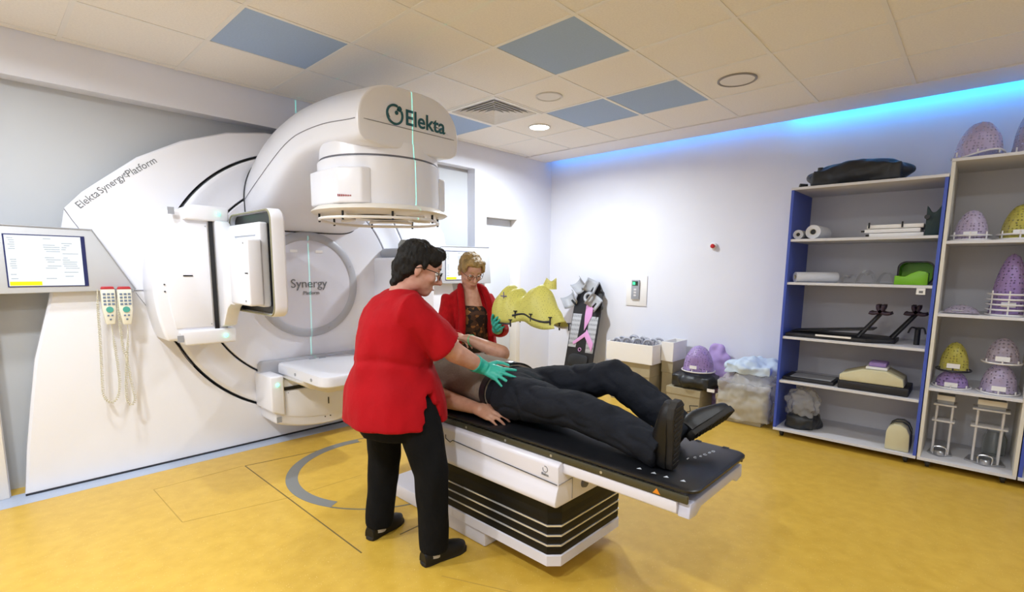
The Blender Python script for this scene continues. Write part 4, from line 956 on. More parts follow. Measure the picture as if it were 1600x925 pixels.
# ================================================================== storage cabinets along the right wall
M_cab = mat('cabinet_grey_white', '#D5D5DC', .45, var=.02, vscale=3); M_cabb = mat('cabinet_blue', '#3E55B8', .42); M_edge = mat('cabinet_cream_edge', '#DAD6CE', .5)
M_castor = mat('castor_black', '#1B1B1E', .5)
XF, XB = -.63, -.06
def cabinet(y1, y0, z0, z1, shelves, side, lb, th=.02, right=None):
    """y1 = end nearer the corner, y0 = far end; shelves: top-surface heights"""
    t = thing('storage_cabinet', ((XF+XB)/2, (y0+y1)/2, 0), lb, 'cabinet')
    right = right or side
    box('side_panel', side, t, XF, XB, y1-th, y1, z0, z1-.0005, bev=.001, seg=1)
    box('side_panel', right, t, XF, XB, y0, y0+th, z0, z1-.0005, bev=.001, seg=1)
    box('back_panel', M_cab, t, XB, XB+.012, y0, y1, z0, z1)
    box('top_panel', M_cab, t, XF-.004, XB+.012, y0-.001, y1+.001, z1, z1+.02, bev=.001, seg=1)
    for z in shelves: box('shelf', M_cab, t, XF+.004, XB, y0+th, y1-th, z-.02, z, bev=.001, seg=1)
    box('bottom_panel', M_cab, t, XF-.002, XB, y0+.001, y1-.001, z0-.022, z0, bev=.001, seg=1)
    for x in (XF+.05, XB-.06):
        for y in (y1-.06, y0+.06):
            c = MB().lathe([(.001, -.011), (.024, -.011), (.026, -.007), (.026, .007), (.024, .011), (.001, .011)], (x, y, .0262), 'y', 16)
            c.box(x-.016, x+.016, y-.018, y+.018, .047, .0525); c.box(x-.012, x+.012, y-.017, y-.0125, .022, .05); c.box(x-.012, x+.012, y+.0125, y+.017, .022, .05)
            c.build('castor', M_castor, t)
    return t
C1Y1, C1Y0 = -2.97, -3.925
SH1 = [1.645, 1.30, .855, .485]
cabinet(C1Y1, C1Y0, .075, 2.03, SH1, M_cabb, 'open storage cabinet with blue side panels on castors')
C2Y1, C2Y0 = -3.93, -4.44
SH2 = [1.605, 1.11, .585]
cabinet(C2Y1, C2Y0, .075, 2.125, SH2, M_edge, 'taller pale open cabinet holding purple masks on its shelves')
cabinet(-4.445, -5.35, .075, 2.03, [1.65, 1.30, .86, .49], M_cabb, 'open storage cabinet beyond the mask cabinet, blue sides')
# ================================================================== loose things
def mesh_mat(name, col, scale=90, hole=.32, alpha=.95, lo=.25):
    m = mat(name, col, .45, trans=0); nt = m.node_tree; N = nt.nodes; L = nt.links; b = N['Principled BSDF']
    b.inputs['Transmission Weight'].default_value = .15; b.inputs['Subsurface Weight'].default_value = .1; b.inputs['Subsurface Radius'].default_value = (.02, .02, .02)
    tc = N.new('ShaderNodeTexCoord'); v = N.new('ShaderNodeTexVoronoi'); v.inputs['Scale'].default_value = scale; v.inputs['Randomness'].default_value = .35; L.new(tc.outputs['Object'], v.inputs['Vector'])
    r = N.new('ShaderNodeMapRange'); r.inputs['From Min'].default_value = hole-.05; r.inputs['From Max'].default_value = hole+.05; r.inputs['To Min'].default_value = lo; r.inputs['To Max'].default_value = alpha
    L.new(v.outputs['Distance'], r.inputs['Value']); L.new(r.outputs[0], b.inputs['Alpha']); return m
M_my = mesh_mat('mask_yellow', '#E8E378', 85, .24, .93, .6); M_mp = mesh_mat('mask_purple', '#9F85C2', 52, .30, .9); M_ml = mesh_mat('mask_lilac', '#BDB0D2', 52, .30, .88); M_mg = mesh_mat('mask_grey_lilac', '#B3A8BE', 48, .32, .85); M_mo = mesh_mat('mask_olive', '#BDB54E', 55, .28, .88)
M_lab = mat('paper_label', '#E8E8EA', .7); M_mframe = mat('mask_frame_white', '#D9D7DA', .4); M_mframed = mat('mask_frame_black', '#1D1F2A', .4)

# ---- yellow mask held by the blond woman
msk = thing('thermoplastic_mask', (-2.74, -2.02, 1.05), 'yellow mesh head and shoulder mask held in the air above the patient', 'mask')
TY = [-1.735, -1.78, -1.86, -1.91, -1.96, -2.00, -2.04, -2.10, -2.16, -2.20, -2.24, -2.27, -2.33]
TZ = [1.115, 1.20, 1.275, 1.255, 1.255, 1.205, 1.225, 1.275, 1.285, 1.26, 1.20, 1.15, 1.08]
BZ = [1.055, 1.05, 1.045, 1.045, 1.045, 1.05, 1.06, 1.065, 1.045, 1.035, 1.03, 1.03, 1.04]
DX = [.03, .09, .125, .13, .125, .11, .10, .10, .105, .10, .095, .09, .07]
def mk(u, v, sh=0):
    y = -1.735-.595*u; zt_, zb_, dx = (smoothi(-y, [-q for q in TY], A) for A in (TZ, BZ, DX)); a = PI*v
    w_ = .006*math.sin(y*90)*math.sin(a)
    return V((-2.74-(dx-sh)*math.cos(a)-.05*(u-.5), y+.012*math.sin(3*a), zb_+(zt_-zb_-sh)*math.sin(a)**.8+w_))
sh_ = MB().grid(lambda u, v: mk(u, v), 60, 36).build('shell', M_my, msk, fix=False)
sm = sh_.modifiers.new('thickness', 'SOLIDIFY'); sm.thickness = .003
lobe = MB().grid(lambda u, v: V((-2.70+.05*math.cos(2*PI*u)*(1-.5*v), -2.17-.05*math.sin(2*PI*u)*(1-.3*v)-.02*v, 1.265+.06*v+.012*math.sin(4*PI*u)*v)), 24, 8).build('fold', M_my, msk, fix=False)
for s_, u0, u1 in ((0, .0, .42), (0, .44, .95), (1, .15, .62), (1, .64, 1.0)):
    P_ = [mk(u, s_)+V((0, 0, -.004 + (.05 if (s_ == 0 and u0 > .4) else 0))) for u in np.linspace(u0, u1, 16)]
    fr_ = MB().tube(P_, .0065, 8).build('frame_bar', M_mframed if s_ == 0 else M_mframe, msk)
    for p in (P_[1], P_[8], P_[-1]):
        MB().tube([p+V((0, 0, -.02)), p+V((0, 0, .022))], .005, 8).lathe([(.001, .022), (.013, .022), (.013, .028), (.001, .028)], p, n=10).build('pin', M_mframed, msk)
cx = mk(.28, .28)
for a, b_ in ((V((0, -.028, 0)), V((0, .028, 0))), (V((0, 0, -.028)), V((0, 0, .028)))): MB().tube([cx+a+V((-.014, 0, 0)), cx+b_+V((-.012, 0, 0))], .003, 5).build('cross_mark', mat('pen_violet', '#6A5A9A', .6), msk)

# ---- head masks on the shelves
def head_mask(name, c, w, h, d, m, lb, frame_m=None, group=None, label=True, rings_=1, parent_only=None, zstep=.03, wob=0):
    c = V(c); t = thing(name, c, lb, 'mask', group)
    def f(u, v):
        a = 2*PI*u; k = 1-v; pr = max(0, 1-v**3.0)**.5*(.90+.10*k)+.10*math.exp(-v*9)
        nose = .12*math.exp(-((v-.55)/.16)**2)*math.exp(-((a-PI)/.35)**2)
        bump = 1+nose+.04*math.sin(3*a+1)*k
        return c+V((math.cos(a)*d*pr*bump, math.sin(a)*w*pr*(1+.05*math.sin(5*v)), .012+h*v+(wob*math.sin(2*a)*(1-v))))
    MB().grid(f, 36, 16).build('shell', m, t, fix=False)
    if frame_m:
        for q in range(rings_):
            z = .006+q*zstep; pts = [c+V((math.cos(a)*(d+.03), math.sin(a)*(w+.02), z+wob*math.sin(2*a))) for a in np.linspace(0, 2*PI, 28, endpoint=False)]
            MB().tube(pts, .006, 8, close=True).build('frame_ring', frame_m, t)
        for a in (PI, PI*.72, PI*1.28):
            p = c+V((math.cos(a)*(d+.03), math.sin(a)*(w+.02), 0)); MB().tube([p+V((0, 0, .001)), p+V((0, 0, .03+(rings_-1)*zstep))], .0045, 6).build('pin', frame_m, t)
    if label:
        p = f(.5, .16); box('paper_label', M_lab, t, p.x-.012, p.x-.010, p.y-.035, p.y+.035, p.z-.016, p.z+.016)
    return t
z = 2.164
head_mask('head_mask', (-.45, -4.05, z), .115, .22, .13, M_ml, 'lilac head mask on top of the mask cabinet, beside a greyer one', M_mframe, label=False, wob=.018)
head_mask('head_mask', (-.40, -4.345, z), .125, .33, .13, M_mg, 'greyish lilac tall head mask on top of the mask cabinet', M_mframe, label=False, wob=.012)
z = SH2[0]+.0002
head_mask('head_mask', (-.46, -4.064, z), .085, .20, .11, M_ml, 'pale lilac head mask on the upper shelf beside a yellow one', M_mframe, rings_=2)
head_mask('head_mask', (-.46, -4.302, z), .088, .22, .11, M_mo, 'olive yellow head mask on the upper shelf beside a lilac one', M_mframe, rings_=2)
z = SH2[1]+.0002
head_mask('head_mask', (-.46, -4.293, z), .085, .40, .10, M_mp, 'tall stack of deep purple head masks with five white rings', M_mframe, rings_=5, zstep=.034)
t = thing('flat_mask', (-.46, -4.06, z), 'flattened lilac mask lying on the shelf beside the tall purple stack', 'mask')
MB().grid(lambda u, v: V((-.58+.24*u, -3.97-.19*v, z+.008+.05*math.sin(PI*u)*math.sin(PI*v)**.6)), 16, 16).build('shell', M_mg, t, fix=False)
box('paper_label', M_lab, t, -.57, -.53, -4.08, -4.02, z+.022, z+.024)
z = SH2[2]+.0002
def two(c, lbs, ma, mb_, fa, fb, h0, h1, w_):
    head_mask('head_mask', c, w_, h0+.10, .10, ma, lbs[0], fa); head_mask('head_mask', V(c)+V((0, 0, h0)), w_*.95, h1, .10, mb_, lbs[1], fb)
c = V((-.46, -4.063, z))
head_mask('head_mask', c, .085, .105, .105, M_mp, 'low purple head mask under the yellow one on the lower shelf', M_mframe)
head_mask('head_mask', c+V((0, 0, .118)), .075, .19, .09, M_mo, 'yellow head mask sitting on a low purple mask', M_mframed)
c = V((-.46, -4.302, z))
head_mask('head_mask', c, .088, .19, .105, M_ml, 'perforated lilac head mask at the bottom of the paired stack', M_mframe)
head_mask('head_mask', c+V((0, 0, .203)), .08, .16, .09, M_mg, 'dusty lilac head mask on top of another lilac mask', M_mframe)
# ---- two rod stands in the bottom compartment
def rod_stand(x, y, w_, h, lb):
    z0 = .0752; t = thing('rod_stand', (x, y, z0), lb, 'stand', 'metal rod stands')
    MB().prism([(x-.10, y, z0), (x-.05, y-w_*.9, z0), (x+.09, y-w_*.7, z0), (x+.09, y+w_*.7, z0), (x-.05, y+w_*.9, z0)], (0, 0, .012), bev=.002).build('base_plate', M_steel, t)
    for dx in (-.05, .05):
        for dy in (-w_*.55, w_*.55): MB().tube([(x+dx, y+dy, z0+.01), (x+dx, y+dy, z0+h)], .007, 8).build('rod', M_mframe, t)
    for zz_ in (h*.68, h): box('cross_plate', M_mframe, t, x-.065, x+.065, y-w_*.8, y+w_*.8, z0+zz_-.006, z0+zz_+.006, bev=.002)
    box('top_block', M_grey, t, x-.05, x+.06, y-w_*.6, y+w_*.6, z0+h+.0065, z0+h+.065, bev=.004)
    box('top_bar', M_cream, t, x-.062, x-.052, y-w_*.62, y+w_*.62, z0+h+.035, z0+h+.07)
    MB().tube(spline([(x-.09, y-.035, z0+.012), (x-.09, y-.035, z0+.06), (x-.09, y, z0+.072), (x-.09, y+.035, z0+.06), (x-.09, y+.035, z0+.012)], 6), .005, 8).build('handle', M_chrome, t)
    MB().lathe([(.001, 0), (.028, 0), (.028, .02), (.02, .028), (.001, .03)], (x-.085, y, z0+.012), n=16).build('clamp', M_steel, t)
rod_stand(-.42, -4.045, .078, .37, 'narrow white rod stand on a steel base plate')
rod_stand(-.43, -4.285, .118, .38, 'wider white rod stand on a steel base plate')
t = thing('glass_jar', (-.2, -4.33, .0752), 'clear glass jar behind the wider rod stand', 'jar')
MB().lathe([(.001, 0), (.06, 0), (.065, .01), (.065, .13), (.05, .16), (.05, .18), (.046, .18), (.046, .16), (.06, .13), (.06, .012), (.001, .008)], (-.2, -4.33, .0754), n=24).build('jar_body', mat('clear_glass', '#F2F6F6', .05, trans=.95, spec=.5), t)

# ---- blue-sided cabinet
M_cush = mat('black_cushion', '#23262B', .42, bump=.15, bscale=30, var=.25, vscale=8)
def cushion(name, c, r, lb, cat, m, seed, disp=.02, zmin=None, vox=.010, parts=True):
    t = thing(name, (c[0], c[1], c[2]-r[2]), lb, cat); b = MB(); b.ball(c, r, 24); b.box(c[0]-r[0]*.8, c[0]+r[0]*.8, c[1]-r[1]*.8, c[1]+r[1]*.8, c[2]-r[2]*.75, c[2]+r[2]*.45)
    zm = c[2]-r[2]*.8 if zmin is None else zmin
    o = remesh(b, 'cover', m, t, vox, 6, disp=lambda p: disp*(nz(p, 6, seed)+.6*nz(p, 15, seed+1)), post=lambda p: V((p.x, p.y, max(p.z, zm))))
    return t
ct = cushion('vacuum_cushion', (-.36, -3.36, 2.145), (.16, .36, .105), 'puffy black vacuum cushion lying on top of the blue cabinet', 'cushion', M_cush, 3, .02, 2.0505)
MB().tube([(-.44, -3.03, 2.075), (-.47, -2.985, 2.085)], [.022, .016], 12).lathe([(.001, 0), (.02, 0), (.02, .03), (.001, .03)], (-.40, -3.11, 2.19), n=12).build('valve', M_black, ct)
M_paper = mat('paper_roll_white', '#DADBE2', .8, var=.03, vscale=20); M_core = mat('paper_core', '#CFC9B8', .8)
def roll(c, r, L_, d_, lb):
    c = V(c); d_ = V(d_).normalized(); t = thing('paper_roll', c-V((0, 0, r)), lb, 'paper roll', 'paper rolls in the blue cabinet')
    M_ = frame(c, V((0, 0, 1)).cross(d_), V((0, 0, 1)))     # local z = d or -d
    zz_ = M_.to_3x3() @ V((0, 0, 1)); s_ = 1 if zz_.dot(d_) > 0 else -1
    def L2(pr): 
        mb = MB().lathe([(q, h*s_) for q, h in pr], (0, 0, 0), n=28, cap=False); mb.v = [tuple(M_ @ V(p)) for p in mb.v]; return mb
    L2([(r*.45, .0), (r, 0), (r, L_), (r*.45, L_)]).build('paper', M_paper, t)
    L2([(r*.45, -.001), (r*.45, L_), (r*.38, L_), (r*.38, -.001), (r*.45, -.001)]).build('core', M_core, t)
    L2([(r*.38, .01), (r*.38, .012), (.0005, .012)]).build('core_inside', M_black, t)
z = SH1[0]
roll((-.58, -3.03, z+.038), .037, .26, (1, 0, 0), 'thin white paper roll beside a fatter roll')
roll((-.58, -3.135, z+.055), .054, .30, (1, -.05, 0), 'fat white paper roll on the top shelf')
z = SH1[1]
roll((-.58, -3.035, z+.042), .041, .32, (.62, -.78, 0), 'white paper roll lying beside clear headrests')
z = SH1[0]
for k, (y0, y1) in enumerate(((-3.82, -3.50), (-3.80, -3.47), (-3.815, -3.485))):
    t = thing('positioning_board', (-.42, (y0+y1)/2, z+.0002+k*.031), ('white positioning board at the bottom of a stack of three', 'white positioning board in the middle of a stack of three', 'white positioning board on top of a stack of three, with black pins')[k], 'board', 'white boards on the shelf')
    z0 = z+.0003+k*.031
    box('board', M_white, t, -.56, -.26, y0, y1, z0, z0+.028, bev=.004)
    for y in ((y1-.012, y0+.12) if k == 2 else (y1+.008,)): MB().tube([(-.565, y, z0+.004), (-.565, y, z0+.045)] if k == 2 else [(-.555, y-.01, z0+.014), (-.555, y+.012, z0+.014)], .006, 8).build('pin', M_black, t)
def concave(n, w_, z0, z1, dip): return [(-w_/2, z0)]+[(w_/2, z0)]+[(w_/2-w_*k/n, z1-dip*math.sin(PI*k/n)) for k in range(n+1)]
M_dgreen = mat('dark_green_foam', '#1B3438', .6, bump=.1)
t = thing('headrest', (-.42, -3.863, z), 'dark green concave headrest standing beside the stacked white boards', 'headrest')
MB().prism([(-.56, -3.863+q*1.0, z+.0005+h) for q, h in concave(10, .078, 0, .21, .05)], (.2, 0, 0), bev=.004).build('foam', M_dgreen, t)
MB().lathe([(.001, -.01), (.016, -.01), (.016, .01), (.001, .01)], (-.57, -3.83, z+.13), 'x', 12).build('knob', M_black, t)
# clear headrests
M_clear = mat('clear_plastic', '#EDEFF2', .08, trans=.9, alpha=.55)
z = SH1[1]+.0005
for k, (y, w_, h, lb) in enumerate(((-3.385, .11, .065, 'low clear wavy headrest beside the paper roll'), (-3.50, .12, .10, 'clear headrest with a raised peak in the middle of the row'), (-3.625, .11, .085, 'clear rounded headrest beside the lime tray'))):
    t = thing('clear_headrest', (-.47, y, z), lb, 'headrest', 'clear plastic headrests')
    MB().grid(lambda u, v: V((-.57+.2*u, y+w_*.47*(1-2*v), z+.002+h*(math.sin(PI*v)**.7)*(1-.45*math.sin(PI*u)*(.4+.6*math.cos((v-.5)*6)**2 if k < 2 else .3)))), 14, 20).build('shell', M_clear, t, fix=False)
M_lime = mat('lime_plastic', '#6FAE12', .4); 
t = thing('lime_tray', (-.4, -3.78, z), 'lime green scooped tray with a black rimmed lid behind it', 'tray')
MB().prism([(-.60, y, z+h) for y, h in ((-3.685, 0), (-3.685, .065), (-3.72, .06), (-3.745, .058), (-3.78, .082), (-3.82, .10), (-3.855, .095), (-3.875, .085), (-3.875, 0))], (.10, 0, 0), bev=.004).build('front', M_lime, t)
def rrx(y0, y1, z0, z1, r, x): return rrect(y0, y1, z0, z1, r, x)
MB().loft([rrx(-3.895, -3.68, z, z+.17, .05, -.42), rrx(-3.895, -3.68, z, z+.17, .05, -.40), rrx(-3.885, -3.69, z+.01, z+.16, .045, -.40)], cap=False).build('rim', M_black, t)
MB().loft([rrx(-3.888, -3.688, z+.006, z+.163, .045, -.40), rrx(-3.88, -3.695, z+.012, z+.155, .04, -.28)], cap=False).add(rrx(-3.88, -3.695, z+.012, z+.155, .04, -.28), [tuple(range(36))]).build('bowl', M_lime, t)
t = thing('shelf_tag', (-.628, -3.84, 1.25), 'small white paper tag hanging under the lime tray shelf', 'tag')
box('paper', M_lab, t, -.629, -.627, -3.87, -3.82, 1.235, 1.2795); box('print', M_print, t, -.6296, -.629, -3.858, -3.835, 1.245, 1.262)
# wing board with arm supports
z = SH1[2]+.0005; M_wing = mat('wing_black', '#1B1B20', .5); M_plum = mat('plum_foam', '#2E1C2E', .6)
t = thing('wing_board', (-.4, -3.4, z), 'black wing board with plum arm cups lying on the middle shelf', 'positioning board')
MB().prism([(-.60, -3.0, z), (-.60, -3.55, z), (-.50, -3.72, z), (-.25, -3.72, z), (-.20, -3.5, z), (-.25, -3.0, z)], (0, 0, .03), bev=.005).build('base', M_wing, t)
MB().prism([(-.50, -3.02, z+.03), (-.50, -3.58, z+.09), (-.30, -3.58, z+.09), (-.30, -3.02, z+.03)], (0, 0, .012), bev=.003).build('ramp', M_wing, t)
box('white_bar', M_white, t, -.612, -.602, -3.46, -3.22, z+.022, z+.036)
for dy, dx in ((-3.62, -.48), (-3.82, -.36)):
    MB().tube([(dx-.02, dy+.13, z+.028), (dx, dy, z+.225)], .013, 8).build('strut', M_wing, t); MB().tube([(dx+.06, dy+.15, z+.028), (dx+.03, dy+.01, z+.225)], .011, 8).build('strut', M_wing, t)
    for q, yy_ in enumerate((dy+.045, dy-.035)):
        a0, a1 = (PI*.95, PI*1.65) if q == 0 else (PI*1.35, PI*2.05)
        MB().grid(lambda u, v: V((dx-.07+.14*u, yy_+.068*math.cos(a0+(a1-a0)*v), z+.28+.068*math.sin(a0+(a1-a0)*v))), 4, 10).build('arm_cup', M_plum, t, fix=False).modifiers.new('thickness', 'SOLIDIFY').thickness = .022
MB().tube([(-.42, -3.84, z+.0), (-.42, -3.84, z+.13)], .018, 10).build('post', M_wing, t)
for s_ in (-1, 1): MB().tube(spline([(-.44, -3.84+s_*.0, z+.12), (-.46, -3.84+s_*.035, z+.13), (-.48, -3.84+s_*.05, z+.09)], 4), .006, 8).build('hook', M_wing, t)
# flat frame board, cream wedge
z = SH1[3]+.0005; M_foamc = mat('cream_foam', '#CFC8A6', .8, var=.05, vscale=10, bump=.1)
t = thing('frame_board', (-.42, -3.19, z), 'flat black frame board with a grey inlay beside the cream wedge', 'positioning board')
MB().prism([(-.58, -3.0, z), (-.58, -3.37, z), (-.30, -3.37, z), (-.30, -3.0, z)], (0, 0, .028), bev=.006).build('frame', M_wing, t)
box('inlay', M_grey, t, -.545, -.34, -3.345, -3.05, z+.028, z+.031)
t = thing('wedge_headrest', (-.42, -3.61, z), 'cream foam wedge on a thick black base on the fourth shelf', 'headrest')
MB().prism([(-.60, -3.40, z), (-.60, -3.84, z), (-.30, -3.84, z), (-.30, -3.40, z)], (0, 0, .062), bev=.006).build('base', M_wing, t)
MB().prism([(-.592, y, z+h) for y, h in ((-3.405, .063), (-3.405, .11), (-3.55, .165), (-3.70, .168), (-3.80, .12), (-3.81, .063))], (.26, 0, 0), bev=.008).build('foam', M_foamc, t)
t = thing('lilac_pad', (-.46, -3.63, z+.17), 'small lilac pad with a white underside resting on the cream wedge', 'pad')
MB().prism([(-.56, -3.565, z+.1695), (-.56, -3.70, z+.1695), (-.38, -3.70, z+.1695), (-.38, -3.565, z+.1695)], (0, 0, .02), bev=.004).build('base', M_lab, t)
MB().prism([(-.55, -3.58, z+.19), (-.55, -3.69, z+.19), (-.39, -3.69, z+.19), (-.39, -3.58, z+.19)], (0, 0, .032), bev=.01).build('foam', mat('lilac_foam', '#9C86CC', .8), t)
# bottom shelf
M_bagc = mat('clear_bag', '#C9CBD2', .2, alpha=.38, bump=.6, bscale=25); z = .0755
t = cushion('bagged_pad', (-.46, -3.15, z+.075), (.13, .13, .085), 'crumpled black pad on the bottom shelf inside a clear bag', 'bag', M_cush, 21, .03, z)
b = MB(); b.ball((-.44, -3.14, z+.19), (.13, .13, .16), 20); remesh(b, 'clear_film', M_bagc, t, .012, 3, disp=lambda p: .03*nz(p, 14, 5)+.02*nz(p, 30, 6), post=lambda p: V((p.x, min(max(p.y, -3.3), -2.995), max(p.z, z))))
t = thing('knee_support', (-.42, -3.81, z), 'cream curved knee support with a dark strap on the bottom shelf', 'knee support')
pf = [(-3.735, 0), (-3.735, .13), (-3.745, .165), (-3.775, .19), (-3.82, .195), (-3.855, .175), (-3.875, .13), (-3.88, 0)]
MB().prism([(-.60, y, z+h) for y, h in pf], (.11, 0, 0), bev=.008).build('foam', M_foamc, t)
for x in (-.485, -.40): MB().prism([(x, y, z+h*1.02) for y, h in pf], (.02, 0, 0), bev=.004).build('strap', M_cush, t)
MB().prism([(-.46, y, z+h*.97) for y, h in pf], (.06, 0, 0), bev=.004).build('foam', M_foamc, t)

# ================================================================== things on the floor by the right wall
M_card = mat('beige_carton', '#A89D82', .75, var=.08, vscale=12, bump=.05)
def carton(x0, x1, y0, y1, h, lidh, lb):
    t = thing('storage_carton', ((x0+x1)/2, (y0+y1)/2, 0), lb, 'box')
    box('carton_body', M_card, t, x0+.006, x1-.006, y0+.006, y1-.006, .0, h-.004, bev=.003, seg=1)
    box('lid', M_card, t, x0, x1, y0, y1, h-lidh, h, bev=.003, seg=1)
    return t
carton(-.53, -.12, -1.76, -1.30, .425, .14, 'tall beige lidded carton under the white bins')
carton(-.50, -.18, -2.28, -1.93, .235, .07, 'low beige lidded carton under a black cushion')
t = carton(-.49, -.17, -2.84, -2.42, .24, .05, 'beige carton under a clear plastic bag beside the blue cabinet')
def bin_(x0, x1, y0, y1, z0, z1, lb):
    t = thing('white_bin', ((x0+x1)/2, (y0+y1)/2, z0), lb, 'bin'); w_ = .008
    box('bin_floor', M_white, t, x0, x1, y0, y1, z0, z0+w_)
    for a in ((x0, x0+w_, y0, y1), (x1-w_, x1, y0, y1), (x0+w_, x1-w_, y0, y0+w_), (x0+w_, x1-w_, y1-w_, y1)): box('bin_wall', M_white, t, *a, z0+w_, z1, bev=.002, seg=1)
    return t
bin_(-.55, -.11, -1.79, -1.25, .4255, .625, 'large open white bin full of grey grips')
# second bin stands behind, on a block
t = carton(-.36, -.06, -1.925, -1.80, .455, .12, 'slim beige carton squeezed beside the tall carton')
bin_(-.37, -.05, -1.925, -1.795, .456, .655, 'smaller white bin beside the large bin of grips')
M_grip = mat('grey_grip', '#A2A3AE', .5)
grip0 = None
rg_ = random.Random(5)
for k, (x, y) in enumerate([(-.46, -1.34), (-.47, -1.462), (-.46, -1.585), (-.47, -1.705), (-.34, -1.33), (-.33, -1.455), (-.34, -1.58), (-.33, -1.70), (-.21, -1.40), (-.22, -1.55), (-.21, -1.69)]):
    if grip0 is None:
        grip0 = thing('plastic_grip', (x, y, .60), 'grey looped plastic grip standing in the large white bin', 'grip', 'grips in the white bin')
        MB().tube(spline([(x, y-.045, .50), (x-.005, y-.05, .58), (x-.01, y-.03, .635), (x-.01, y+.02, .648), (x-.005, y+.05, .615), (x, y+.052, .56), (x, y+.03, .50)], 6), .013, 10).build('loop', M_grip, grip0)
        MB().prism([(x-.012, y-.03, .5), (x-.012, y+.03, .5), (x-.012, y+.035, .59), (x-.012, y-.035, .59)], (.024, 0, 0), bev=.005).build('pad', mat('grip_pad', '#7C7D8A', .6), grip0)
        g0 = V(grip0.location)
    else:
        g = copy_tree(grip0, None); g.location = V((x, y, .612+rg_.uniform(-.012, .012))); g.rotation_euler = (0, 0, rg_.uniform(-.3, .3))
ct = cushion('black_cushion', (-.35, -2.165, .315), (.185, .235, .10), 'folded black cushion lying across the low carton', 'cushion', M_cush, 31, .02, .2355)
box('paper_label', M_lab, ct, -.545, -.543, -2.43, -2.36, .255, .285)
head_mask('head_mask', (-.36, -2.19, .405), .135, .24, .12, M_mp, 'purple head mask on a white frame sitting on the black cushion', M_mframe)
t = cushion('lilac_cloth', (-.09, -2.27, .33), (.055, .15, .33), 'tall rumpled lilac bundle against the wall behind the purple mask', 'cloth', mat('lilac_cloth', '#BBA2DC', .8, var=.1, vscale=10), 41, .03, .0)
t = thing('plastic_bag', (-.33, -2.63, .24), 'clear crumpled plastic bag draped over the carton beside the cabinet', 'bag')
b = MB(); b.box(-.53, -.10, -2.90, -2.44, .03, .38); b.ball((-.30, -2.66, .38), (.20, .22, .09), 20)
remesh(b, 'film', mat('bag_film', '#E8E6E0', .12, alpha=.36, bump=.8, bscale=14), t, .014, 5, disp=lambda p: .03*nz(p, 9, 2)+.015*nz(p, 24, 8), post=lambda p: V((min(p.x, -.03), max(p.y, -2.962), min(max(p.z, .004), .452))))
t = cushion('blue_sheet', (-.31, -2.68, .515), (.20, .24, .075), 'pale blue folded sheet lying on top of the plastic bag', 'sheet', mat('pale_blue_sheet', '#C3D3E4', .75, bump=.3, bscale=30), 51, .04, .455)

# ================================================================== wall fittings
t = thing('wall_control', (0, -1.28, 1.14), 'small grey wall control with green readout on a white plate', 'control panel')
box('plate', M_white, t, -.012, 0, -1.41, -1.15, .975, 1.315, bev=.003)
box('device', M_grey, t, -.035, -.012, -1.325, -1.225, 1.05, 1.27, bev=.006)
box('readout', mat('readout_dark', '#1F3B2E', .3), t, -.037, -.035, -1.31, -1.24, 1.205, 1.255)
box('readout_digits', mat('readout_green', '#3CE08A', .4, emit=1.5), t, -.0376, -.037, -1.275, -1.245, 1.215, 1.245)
for k in range(3): box('key', M_mframe, t, -.038, -.035, -1.29, -1.26, 1.085+k*.033, 1.105+k*.033)
t = thing('emergency_button', (0, -2.13, 1.63), 'round red emergency button on a white base on the wall', 'button')
MB().lathe([(.001, 0), (.035, 0), (.035, -.018), (.03, -.022), (.001, -.022)], (0, -2.13, 1.63), 'x', 24).build('base', M_white, t)
MB().lathe([(.001, -.022), (.012, -.022), (.012, -.035), (.022, -.037), (.022, -.046), (.016, -.052), (.001, -.053)], (0, -2.13, 1.63), 'x', 24).build('push_button', mat('button_red', '#C4161E', .35), t)
# ---- leaning breast board
bb = thing('breast_board', (-.2, -.70, 0), 'black perforated positioning board with grey arm cups leaning on the wall', 'positioning board')
o_, up_ = V((-.34, -.70, .002)), V((.28, 0, 1.23)).normalized(); sx_ = V((0, -1, 0)); no_ = sx_.cross(up_)   # local: x to the right, y up the slope, z towards the room
if no_.x > 0: no_ = -no_
BM = Matrix(((sx_.x, up_.x, no_.x, o_.x), (sx_.y, up_.y, no_.y, o_.y), (sx_.z, up_.z, no_.z, o_.z), (0, 0, 0, 1)))
BP = lambda x, y, z_=0: BM @ V((x, y, z_))
def bprism(name, m, pts, z0, th, bev=.003): return MB().prism([BP(x, y, z0) for x, y in pts], no_*th, bev=bev).build(name, m, bb)
bprism('board', M_wing, [(-.20, 0), (.20, 0), (.205, .95), (.19, 1.15), (.12, 1.26), (-.06, 1.26), (-.15, 1.15), (-.19, .95)], 0, .02, .006)
def dots_mat():
    m = mat('perforated_grey', '#9EA0A6', .6); nt = m.node_tree; N = nt.nodes; L = nt.links; b = N['Principled BSDF']; tc = N.new('ShaderNodeTexCoord')
    v = N.new('ShaderNodeTexVoronoi'); v.inputs['Scale'].default_value = 80; v.inputs['Randomness'].default_value = 0; L.new(tc.outputs['Object'], v.inputs['Vector'])
    r = N.new('ShaderNodeValToRGB'); r.color_ramp.elements[0].color = lin('#2B2C30'); r.color_ramp.elements[1].color = lin('#B4B6BC'); r.color_ramp.elements[0].position = .3; r.color_ramp.elements[1].position = .36
    L.new(v.outputs['Distance'], r.inputs[0]); L.new(r.outputs[0], b.inputs['Base Color']); return m
M_perf = dots_mat(); M_pink = mat('pink_plastic', '#D79BD0', .4)
bprism('perforated_panel', M_perf, [(-.18, .45), (-.07, .45), (-.05, .86), (-.18, .86)], .02, .004, .001)
bprism('perforated_panel', M_perf, [(.08, .40), (.185, .40), (.19, .84), (.06, .84)], .02, .004, .001)
